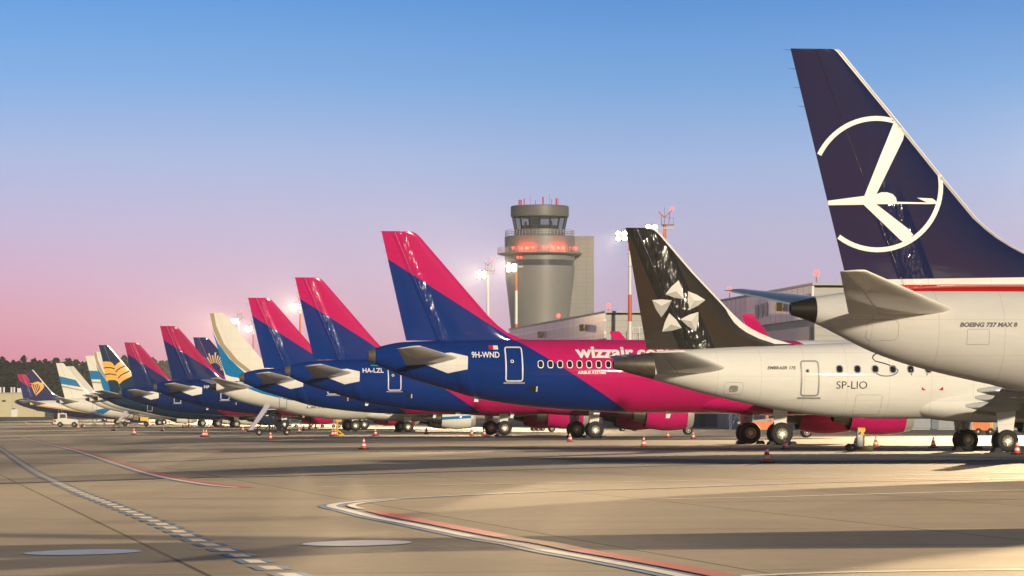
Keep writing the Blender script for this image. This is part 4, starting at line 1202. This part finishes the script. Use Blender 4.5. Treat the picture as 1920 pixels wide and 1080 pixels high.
b.box((-7.6, 4, 7.6), (1.6, 1.6, 1.4)); b.build('roof_vent', M['blind'], bl, smooth=False)
b = MB()
for x, z in ((-11.8, 4.6), (-6.0, 4.6), (-3.0, 4.6), (-9, 2.2), (-2.0, 2.0)): b.box((x, -.06, z), (1.0, .12, .5))
b.build('small_window', M['dark'], bl, smooth=False)
b = MB(); b.box((-8.8, -.1, 1.1), (1.8, .2, 2.2)); b.build('gate', M['blind'], bl, smooth=False)

# ------------------------------------------------------------------ traffic cones
b = MB()
b.box((0, 0, .03), (.36, .36, .06), 2)
pr = [(.145, .06), (.118, .17), (.118, .17), (.092, .28), (.065, .39), (.042, .485), (.026, .55), (.001, .555)]
b.lathe([(.15, .06), (.122, .16), (.096, .27), (.070, .375), (.048, .465), (.030, .54), (.001, .545)], 'Z', (0, 0, 0), 20, 0, [0, 1, 0, 1, 0, 0])
cone0 = b.build('traffic_cone', [M['cone_orange'], M['cone_white'], M['black']])
cones = [(1438,869,'nearest traffic cone, alone on the open concrete'),(1472,842.5,'traffic cone in front of the right main wheel of the largest magenta jet'),(1604,842,'traffic cone just left of the yellow headed ground stand'),(1642,839,'traffic cone just right of the yellow headed ground stand'),(1750,840,'traffic cone left of the small white jet main wheels'),(1907,852,'traffic cone right of the small white jet main wheels'),(1207,838,'traffic cone alone right of the HA-LZL jet wheels'),(682,842.5,'traffic cone alone below the second blue fuselage'),(1068.5,828,'traffic cone in front of the left HA-LZL main wheels'),(1252,820.5,'traffic cone below the magenta engine with white lettering'),(1300,823,'traffic cone right of the magenta engine with white lettering'),(507,824.5,'traffic cone in front of the passenger stair under the cream tail'),(381.5,819,'left cone of a touching pair below the HA tail'),(386.5,819,'right cone of a touching pair below the HA tail'),(343,803,'traffic cone left of the left yellow jack'),(391,802,'traffic cone between the two yellow jacks wheels'),(304.5,808.5,'traffic cone on open concrete left of the touching pair'),(455.5,808,'traffic cone left of the passenger stair on open concrete'),(470,802,'traffic cone behind the left edge of the passenger stair'),(561,811,'traffic cone right of the passenger stair, nearest of four'),(569.5,807,'second cone right of the passenger stair'),(580,804.5,'third cone right of the passenger stair'),(592,803.5,'red cone farthest right of the passenger stair'),(49,796,'leftmost traffic cone on the far apron'),(146.7,804,'traffic cone right of the white tow tractor'),(153.3,801,'left cone of a close pair right of the white tow tractor'),(158.3,802,'right cone of a close pair right of the white tow tractor'),(212.5,807.5,'traffic cone below the stair truck tail end at left'),(251.3,815,'traffic cone in front of the small stair truck'),(308.4,798,'small cone behind the far row wheels'),(623.5,817.5,'left cone of the pair beside the yellow post'),(628.5,817.5,'right cone of the pair beside the yellow post'),(704,817,'cone between the yellow post and the cream jet wheels'),(799.5,814,'cone under the chevron exhaust of the cream jet engine'),(884.6,817,'cone below the front of the turquoise striped cowling'),(908,817,'cone in front of the left wheels of the third blue jet'),(933,818,'cone in front of the right wheels of the third blue jet'),(298,795,'tiny cone behind the stair truck'),(318,797,'tiny cone between the far wheel sets'),(332,795,'tiny cone left of the farthest yellow jack')]
for i, (px, py, lb) in enumerate(cones):
    o = cone0 if i == 0 else cone0.copy()
    if i: COL.objects.link(o)
    p = ground(px, py); p.z = gz(p.y)
    o.location = p
    o.rotation_euler = (0, 0, random.uniform(0, 1.5))
    s_ = 1.0 if i < 12 else 1.12
    o.scale = (s_, s_, s_)
    tag(o, lb, 'traffic cone', 'traffic cones on the apron')

# ------------------------------------------------------------------ wheel chocks
b = MB()
vs = []
for y in (-.3, .3): vs += [(-.22, y, 0), (.22, y, 0), (.12, y, .2), (-.06, y, .2)]
b.add(vs, [(0, 1, 2, 3), (7, 6, 5, 4), (0, 4, 5, 1), (1, 5, 6, 2), (2, 6, 7, 3), (3, 7, 4, 0)])
chock0 = b.build('wheel_chock', M['black'], smooth=False)
def stand_pt(kind, px, Y, x, y):
    fx = at(px, Y); ug = TYPES[kind]['ug']
    return (fx + ug * CA + x * CA - y * SA, Y + ug * SA + x * SA + y * CA)
ck = []
for (kind, px, Y, nm) in (('small', 1173, 151.5, 'small white jet'), ('narrow', 715, 190.6, 'largest magenta jet'), ('narrow', 553, 253.6, 'HA-LZL jet'), ('boxy', 392, 358, 'cream swoosh jet')):
    g = TYPES[kind]['gear']
    for s, sn in ((-1, 'right'), (1, 'left')):
        for e, en in ((-1, 'behind'), (1, 'ahead of')):
            ck.append((kind, px, Y, e * (g['r'] * .95), s * (g['y'] + (g['gap'] if s < 0 else -g['gap']) * 1.0), 'black chock %s the %s main wheels of the %s' % (en, sn, nm), e))
for i, (kind, px, Y, x, y, lb, e) in enumerate(ck):
    o = chock0 if i == 0 else chock0.copy()
    if i: COL.objects.link(o)
    p = stand_pt(kind, px, Y, x, y)
    o.location = (*p, 0); o.rotation_euler = (0, 0, HEAD + (0 if e > 0 else PI))
    tag(o, lb, 'chock', 'wheel chocks')

# ------------------------------------------------------------------ ground equipment
def wheel_at(parent, x, y, r, w=.25, rim='rim_white'):
    o = bpy.data.objects.new('wheel', wheel_mesh(r, w, rim, False)); COL.objects.link(o); o.parent = parent; o.location = (x, y, r)
    if y > 0: o.rotation_euler = (0, 0, PI)
    return o
def spot_at(px, py):
    p = ground(px, py); p.z = gz(p.y); return p
# ground power / hydrant stand with a yellow head
r = empty('ground_stand', spot_at(1612, 846), R(10), 'yellow headed ground power stand with a post on a wheeled base', 'ground stand')
b = MB(); b.box((.06, 0, .11), (1.0, .5, .14)); b.bar((-.15, -.2, .19), (.62, -.2, .19), .05); b.build('base', simple('stand base dirty grey', (.16, .13, .08), .6), r, smooth=False)
b = MB(); b.box((0, 0, .55), (.26, .22, .75)); b.build('post', M['steel'], r, smooth=False)
b = MB(); b.box((.15, -.05, .5), (.07, .16, .6)); b.build('conduit', simple('conduit brown', (.20, .12, .04), .6), r, smooth=False)
b = MB()
vs = [(-.05, -.15, .78), (.16, -.15, .70), (.22, -.15, .95), (.20, -.15, 1.06), (-.14, -.15, 1.07), (-.12, -.15, .95)]
b.add(vs + [(x, .15, z) for x, _, z in vs], [tuple(range(6)), tuple(range(11, 5, -1))] + [(i, 6 + i, 6 + (i+1) % 6, (i+1) % 6) for i in range(6)])
b.build('head', M['yellow'], r, smooth=False)
b = MB(); b.box((-.2, 0, 1.04), (.12, .26, .04)); b.bar((.0, -.17, .86), (-.09, -.17, .76), .05); b.bar((.17, -.17, .86), (.20, -.17, .76), .05); b.build('handle', M['black'], r, smooth=False)
for y in (-.28, .28): wheel_at(r, -.42, y, .17, .1, 'rim')

def jack(px, py, lb, h=1.0, rz=0):
    r = empty('aircraft_jack', spot_at(px, py), rz, lb, 'jack', 'yellow aircraft jacks')
    b = MB(); b.tube((0, 0, .1), (0, 0, h), .09, .07, 8); b.build('post', M['yellow'], r)
    b = MB()
    for k in range(3):
        a = 2 * PI * k / 3 + .4
        b.bar((.6 * math.cos(a), .6 * math.sin(a), .06), (0, 0, .5), .08)
    b.box((0, 0, .06), (1.1, .5, .1)); b.build('foot', M['yellow'], r, smooth=False)
    b = MB(); b.box((.15, -.05, h), (.5, .25, .2)); b.build('head', M['yellow'], r, smooth=False)
jack(354, 801.5, 'yellow jack at left beside the pale wheel hubs', 1.7); jack(415, 803, 'yellow jack between the pale hubs and the dark wheels', 1.3); jack(632, 817, 'yellow post jack beside two cones left of the cream jet wheels', 1.25)
jack(222, 797, 'yellow jack behind the stair truck at far left', 1.2)

# white tow tractor
r = empty('tow_tractor', spot_at(122, 800.5), R(4), 'white tow tractor with a glazed cab at the rear', 'tow tractor')
wt = simple('tractor white paint', (.68, .64, .55), .45, var=.15)
b = MB()
prof = [(-1.85, .5), (2.05, .5), (2.1, 1.05), (1.95, 1.22), (.6, 1.32), (-.1, 1.35), (-1.85, 1.2)]
vs = [(x, -.85, z) for x, z in prof] + [(x, .85, z) for x, z in prof]; n = len(prof)
b.add(vs, [tuple(range(n)), tuple(range(2*n-1, n-1, -1))] + [(i, n+i, n+(i+1) % n, (i+1) % n) for i in range(n)]); b.build('body', wt, r, smooth=False)
b = MB(); prof = [(-1.15, 1.2), (.35, 1.33), (.22, 2.2), (-1.1, 2.22)]
vs = [(x, -.78, z) for x, z in prof] + [(x, .78, z) for x, z in prof]; n = 4
b.add(vs, [tuple(range(n)), tuple(range(2*n-1, n-1, -1))] + [(i, n+i, n+(i+1) % n, (i+1) % n) for i in range(n)]); cab = b.build('cab', wt, r, smooth=False)
b = MB(); b.add([(-.8, -.80, 1.42), (.18, -.80, 1.45), (.08, -.80, 2.02), (-.78, -.80, 2.04)], [(0, 1, 2, 3)]); b.build('window', simple('tractor glass', (.05, .09, .06), .1), cab, smooth=False)
b = MB(); b.box((-1.5, 0, 1.75), (.6, 1.4, 1.05)); b.build('rear_rack', M['dark'], r, smooth=False)
b = MB(); b.box((-1.84, -.55, .9), (.06, .35, .5)); b.box((-1.6, -.87, .95), (.4, .04, .35)); b.build('tail_light', M['red'], r, smooth=False)
b = MB(); b.box((-1.85, 0, .45), (.5, 1.6, .18)); b.build('bumper', M['dark'], r, smooth=False)
b = MB(); b.tube((-.3, 0, 2.2), (-.3, 0, 2.38), .07, n=8); b.build('beacon', M['orange'], r)
for x in (-.75, 1.5):
    for y in (-.82, .82): wheel_at(r, x, y, .42, .28, 'rim')

# passenger stair under the cream tail, small stair truck at far left
def stair(px, py, lb, rz, s, truck=False):
    r = empty('passenger_stair', spot_at(px, py), rz, lb, 'passenger stair', 'passenger stairs'); r.scale = (s, s, s)
    # climbs to the right: low end at x=-1.6, top at x=+.2
    b = MB(); b.box((-.35, 0, .42), (3.1, 1.5, .16)); b.box((1.4, 0, .5), (1.8, 1.2, .14)); b.build('chassis', M['bluesteel'] if truck else M['dark'], r, smooth=False)
    b = MB()
    for k in range(9):
        t = k / 8
        b.box((-1.35 + 1.5 * t, 0, .62 + 2.0 * t), (.3, 1.25, .05)); b.box((-1.22 + 1.5 * t, 0, .72 + 2.0 * t), (.03, 1.25, .2))
    b.build('step', M['steel'], r, smooth=False)
    for y in (-.72, .72):
        b = MB(); yy = y
        vs = [(-1.75, .55), (-1.32, .55), (.45, 2.95), (.45, 3.35), (.10, 3.35)]
        n = 5
        b.add([(x, yy - .03, z) for x, z in vs] + [(x, yy + .03, z) for x, z in vs], [tuple(range(n)), tuple(range(2*n-1, n-1, -1))] + [(i, n+i, n+(i+1) % n, (i+1) % n) for i in range(n)])
        b.build('side_panel', M['lilac'], r, smooth=False)
    b = MB()
    for y in (-.6, .6):
        b.bar((.4, y, .5), (.7, y, 2.7), .08); b.bar((.7, y, 2.7), (1.6, y, .55), .07); b.bar((-.9, y, .55), (.65, y, 2.3), .08); b.bar((.0, y, .5), (1.0, y, 2.0), .05); b.bar((2.2, y, .5), (2.2, y, 1.5), .06)
        for k in range(5): b.bar((.75 + .2 * k, y, .6), (.75 + .2 * k, y, 2.4 - .4 * k), .035)
    b.build('lattice', M['dark'], r, smooth=False)
    b = MB(); b.box((.55, 0, 2.68), (1.0, 1.4, .08)); b.build('platform', M['steel'], r, smooth=False)
    b = MB(); b.box((1.45, -.35, .85), (.5, .4, .55)); b.build('engine_box', M['dark'], r, smooth=False)
    if truck:
        b = MB(); b.box((2.0, 0, 1.0), (1.1, 1.3, .5)); b.build('deck', M['yellow'], r, smooth=False)
    for x in (-.6, 2.25):
        for y in (-.72, .72): wheel_at(r, x, y, .34, .22, 'rim')
stair(497, 816.5, 'grey passenger stair with pale side panel under the cream swoosh tail', R(6), .82)
stair(243, 799.5, 'small stair truck with mauve panel and yellow deck at far left', R(6), 1.25, True)

# orange belt loader behind the largest magenta jet wheels
r = empty('belt_loader', (at(1432, 330), 330, 0), R(5), 'orange service vehicle seen between the largest magenta jet wheels', 'service vehicle')
b = MB(); b.box((0, 0, .75), (4.2, 1.7, .8)); b.box((1.3, 0, 1.2), (1.5, 1.6, .3)); b.build('body', M['orange'], r, smooth=False)
b = MB(); b.box((.9, .3, 1.6), (1.2, 1.2, 1.0)); cb = b.build('cab', M['orange'], r, smooth=False)
b = MB(); b.box((.9, -.32, 1.65), (.95, .04, .6)); b.build('window', M['glass'], cb, smooth=False)
b = MB(); b.bar((-2.6, -.4, 1.0), (2.4, -.4, 1.5), .6, .2); b.build('conveyor', M['grey'], r, smooth=False)
for x in (-1.3, 1.4):
    for y in (-.8, .8): wheel_at(r, x, y, .38, .25, 'rim')
# yellow forklift far right
r = empty('forklift', (at(1846, 300), 300, 0), R(0), 'yellow forklift beyond the small white jet wheels', 'forklift')
b = MB(); b.box((-.3, 0, .8), (1.4, 1.1, .8)); b.box((-.8, 0, 1.1), (.5, 1.0, .4)); b.build('body', M['orange'], r, smooth=False)
b = MB()
for y in (-.35, .35): b.bar((.6, y, .15), (.6, y, 2.3), .14)
b.bar((.6, -.35, 2.2), (.6, .35, 2.2), .1); b.bar((.6, -.35, 1.2), (.6, .35, 1.2), .1); b.build('fork_mast', M['yellow'], r, smooth=False)
b = MB()
for x in (-.75, .35):
    for y in (-.45, .45): b.bar((x, y, 1.1), (x, y, 2.05), .06)
b.box((-.2, 0, 2.07), (1.3, 1.05, .05)); b.build('overhead_guard', M['dark'], r, smooth=False)
b = MB()
for y in (-.25, .25): b.bar((.65, y, .15), (1.6, y, .15), .1, .05)
b.build('fork', M['dark'], r, smooth=False)
for x in (-.6, .45):
    for y in (-.5, .5): wheel_at(r, x, y, .3, .2, 'rim')
# blue maintenance steps by the hangar
r = empty('maintenance_steps', (at(1393, 415), 415, 0), R(0), 'blue steel maintenance steps in front of the hangar door', 'steps')
b = MB()
for x in (-1.6, -1.4, -.4, .4): b.bar((x, 0, 0), (x, 0, 2.6), .1)
b.bar((-1.6, 0, 2.6), (.4, 0, 2.6), .1); b.bar((-1.6, 0, 1.5), (.4, 0, 1.5), .08); b.bar((-1.5, 0, .2), (-.4, 0, 2.5), .08); b.bar((-.4, 0, 2.5), (.4, 0, .2), .08)
b.build('frame', M['bluesteel'], r, smooth=False)
b = MB()
for k in range(7): b.box((.6 + .12 * k, 0, 2.4 - .36 * k), (.8, .9, .07))
b.build('step', M['steel'], r, smooth=False)
# low baggage dollies beneath the far row
def dolly(px, Y, lb, ln=2.6):
    r = empty('baggage_dolly', (at(px, Y), Y, gz(Y)), R(8), lb, 'baggage dolly', 'baggage dollies under the aircraft')
    b = MB(); b.box((0, 0, .5), (ln, 1.4, .12)); b.bar((ln/2, 0, .45), (ln/2 + .9, 0, .3), .08); b.build('deck', M['steel'], r, smooth=False)
    b = MB()
    for x in (-ln/2 + .05, ln/2 - .05):
        for y in (-.65, .65): b.bar((x, y, .55), (x, y, 1.1), .05)
        b.bar((x, -.65, 1.1), (x, .65, 1.1), .05)
    b.build('end_rail', M['bluesteel'], r, smooth=False)
    for x in (-ln*.32, ln*.32):
        for y in (-.6, .6): wheel_at(r, x, y, .22, .14, 'rim')
dolly(1022, 385, 'baggage dolly left of the nose wheels under the HA-LZL engine'); dolly(1178, 385, 'baggage dolly under the magenta engine with lettering', 2.2); dolly(1008, 388, 'second baggage dolly coupled behind the nose wheel', 1.6)
dolly(545, 520, 'baggage dolly right of the passenger stair'); dolly(165, 640, 'baggage dolly right of the tow tractor', 3.2); dolly(187, 650, 'baggage dolly left of the far dark wheels', 2.8); dolly(615, 520, 'baggage dolly left of the yellow post')

# ------------------------------------------------------------------ air
HAZE = 0.00004
if HAZE:
    b = MB(); b.box((0, 800, 31), (4200, 2600, 66.0)); hz = b.build('haze', M['white'], smooth=False)
    mh = bpy.data.materials.new('haze air'); mh.use_nodes = True
    nt = mh.node_tree; nt.nodes.clear()
    ou = nt.nodes.new('ShaderNodeOutputMaterial'); pv = nt.nodes.new('ShaderNodeVolumePrincipled')
    pv.inputs['Color'].default_value = (.66, .80, 1.0, 1); pv.inputs['Density'].default_value = HAZE; pv.inputs['Anisotropy'].default_value = .55
    nt.links.new(pv.outputs[0], ou.inputs['Volume'])
    hz.data.materials.clear(); hz.data.materials.append(mh)
    tag(hz, kind='stuff')

# ------------------------------------------------------------------ sky and light
SUN_AZ, SUN_EL = R(159), R(14.5)      # compass bearing of the light (from +Y, clockwise) and its height
w = bpy.data.worlds.new('World'); scene.world = w; w.use_nodes = True
nt = w.node_tree; nt.nodes.clear()
out = nt.nodes.new('ShaderNodeOutputWorld')
tc = nt.nodes.new('ShaderNodeTexCoord'); sp = nt.nodes.new('ShaderNodeSeparateXYZ'); nt.links.new(tc.outputs['Generated'], sp.inputs[0])
def srgb(r, g, b): return tuple(((c/255)/12.92 if c/255 <= .04045 else ((c/255+.055)/1.055)**2.4) for c in (r, g, b)) + (1,)
def ramp(stops):
    n = nt.nodes.new('ShaderNodeValToRGB'); cr = n.color_ramp
    while len(cr.elements) > 1: cr.elements.remove(cr.elements[-1])
    for i, (p, c) in enumerate(stops):
        e = cr.elements[0] if i == 0 else cr.elements.new(p)
        e.position = p; e.color = c
    nt.links.new(mth(nt, 'MULTIPLY', sp.outputs[2], 4.0, clamp=True), n.inputs[0])
    return n.outputs[0]
def zz(py): return (YH - py) / math.hypot(F, YH - py) * 4
left = ramp([(0, srgb(196,118,142)), (zz(680), srgb(214,140,162)), (zz(600), srgb(216,158,180)), (zz(520), srgb(203,168,200)), (zz(420), srgb(184,176,214)), (zz(300), srgb(160,178,222)), (zz(150), srgb(112,165,226)), (zz(0), srgb(76,148,222)), (.75, (.025, .08, .2, 1)), (1.0, (.012, .035, .095, 1))])
right = ramp([(0, srgb(186,160,178)), (zz(680), srgb(192,168,188)), (zz(600), srgb(192,172,196)), (zz(520), srgb(186,175,205)), (zz(420), srgb(174,176,212)), (zz(300), srgb(148,174,220)), (zz(150), srgb(100,156,218)), (zz(0), srgb(62,134,210)), (.75, (.025, .08, .2, 1)), (1.0, (.012, .035, .095, 1))])
az = mth(nt, 'DIVIDE', sp.outputs[0], mth(nt, 'MAXIMUM', sp.outputs[1], .05))
k = mth(nt, 'MULTIPLY_ADD', az, 5.6, .80, clamp=True)
skyc = mixc(nt, k, left, right)
behind = mth(nt, 'MULTIPLY_ADD', sp.outputs[1], 3.0, .6, clamp=True)
skyc = mixc(nt, behind, (.03, .05, .11), skyc)
sky = nt.nodes.new('ShaderNodeTexSky'); sky.sky_type = 'NISHITA'; sky.sun_disc = False
sky.sun_elevation = R(1.5); sky.sun_rotation = SUN_AZ
bg1 = nt.nodes.new('ShaderNodeBackground'); nt.links.new(skyc, bg1.inputs[0]); bg1.inputs[1].default_value = 1.0
bg2 = nt.nodes.new('ShaderNodeBackground'); nt.links.new(sky.outputs[0], bg2.inputs[0]); bg2.inputs[1].default_value = .03
ad = nt.nodes.new('ShaderNodeAddShader'); nt.links.new(bg1.outputs[0], ad.inputs[0]); nt.links.new(bg2.outputs[0], ad.inputs[1])
nt.links.new(ad.outputs[0], out.inputs[0])
sl = bpy.data.lights.new('sun', 'SUN'); sl.energy = 3.9; sl.angle = R(2.0); sl.color = (1.0, .86, .64)
so = bpy.data.objects.new('sun', sl); COL.objects.link(so)
ld = Vector((math.sin(SUN_AZ) * math.cos(SUN_EL), math.cos(SUN_AZ) * math.cos(SUN_EL), math.sin(SUN_EL)))
so.rotation_euler = (-ld).to_track_quat('-Z', 'Y').to_euler()

# ------------------------------------------------------------------ camera and output
cam = bpy.data.cameras.new('camera'); cam.sensor_width = 36; cam.lens = F / 1920 * 36
cam.shift_y = (YH - 540) / 1920; cam.clip_end = 9000; cam.clip_start = .5
co = bpy.data.objects.new('camera', cam); COL.objects.link(co); co.location = (0, 0, EYE); co.rotation_euler = (R(90), 0, 0)
scene.camera = co
scene.view_settings.view_transform = 'Standard'; scene.view_settings.look = 'None'
scene.view_settings.exposure = 0; scene.view_settings.gamma = 1
scene.cycles.use_denoising = True
scene.cycles.max_bounces = 6; scene.cycles.diffuse_bounces = 3; scene.cycles.glossy_bounces = 3; scene.cycles.volume_bounces = 0
scene.cycles.sample_clamp_indirect = 8
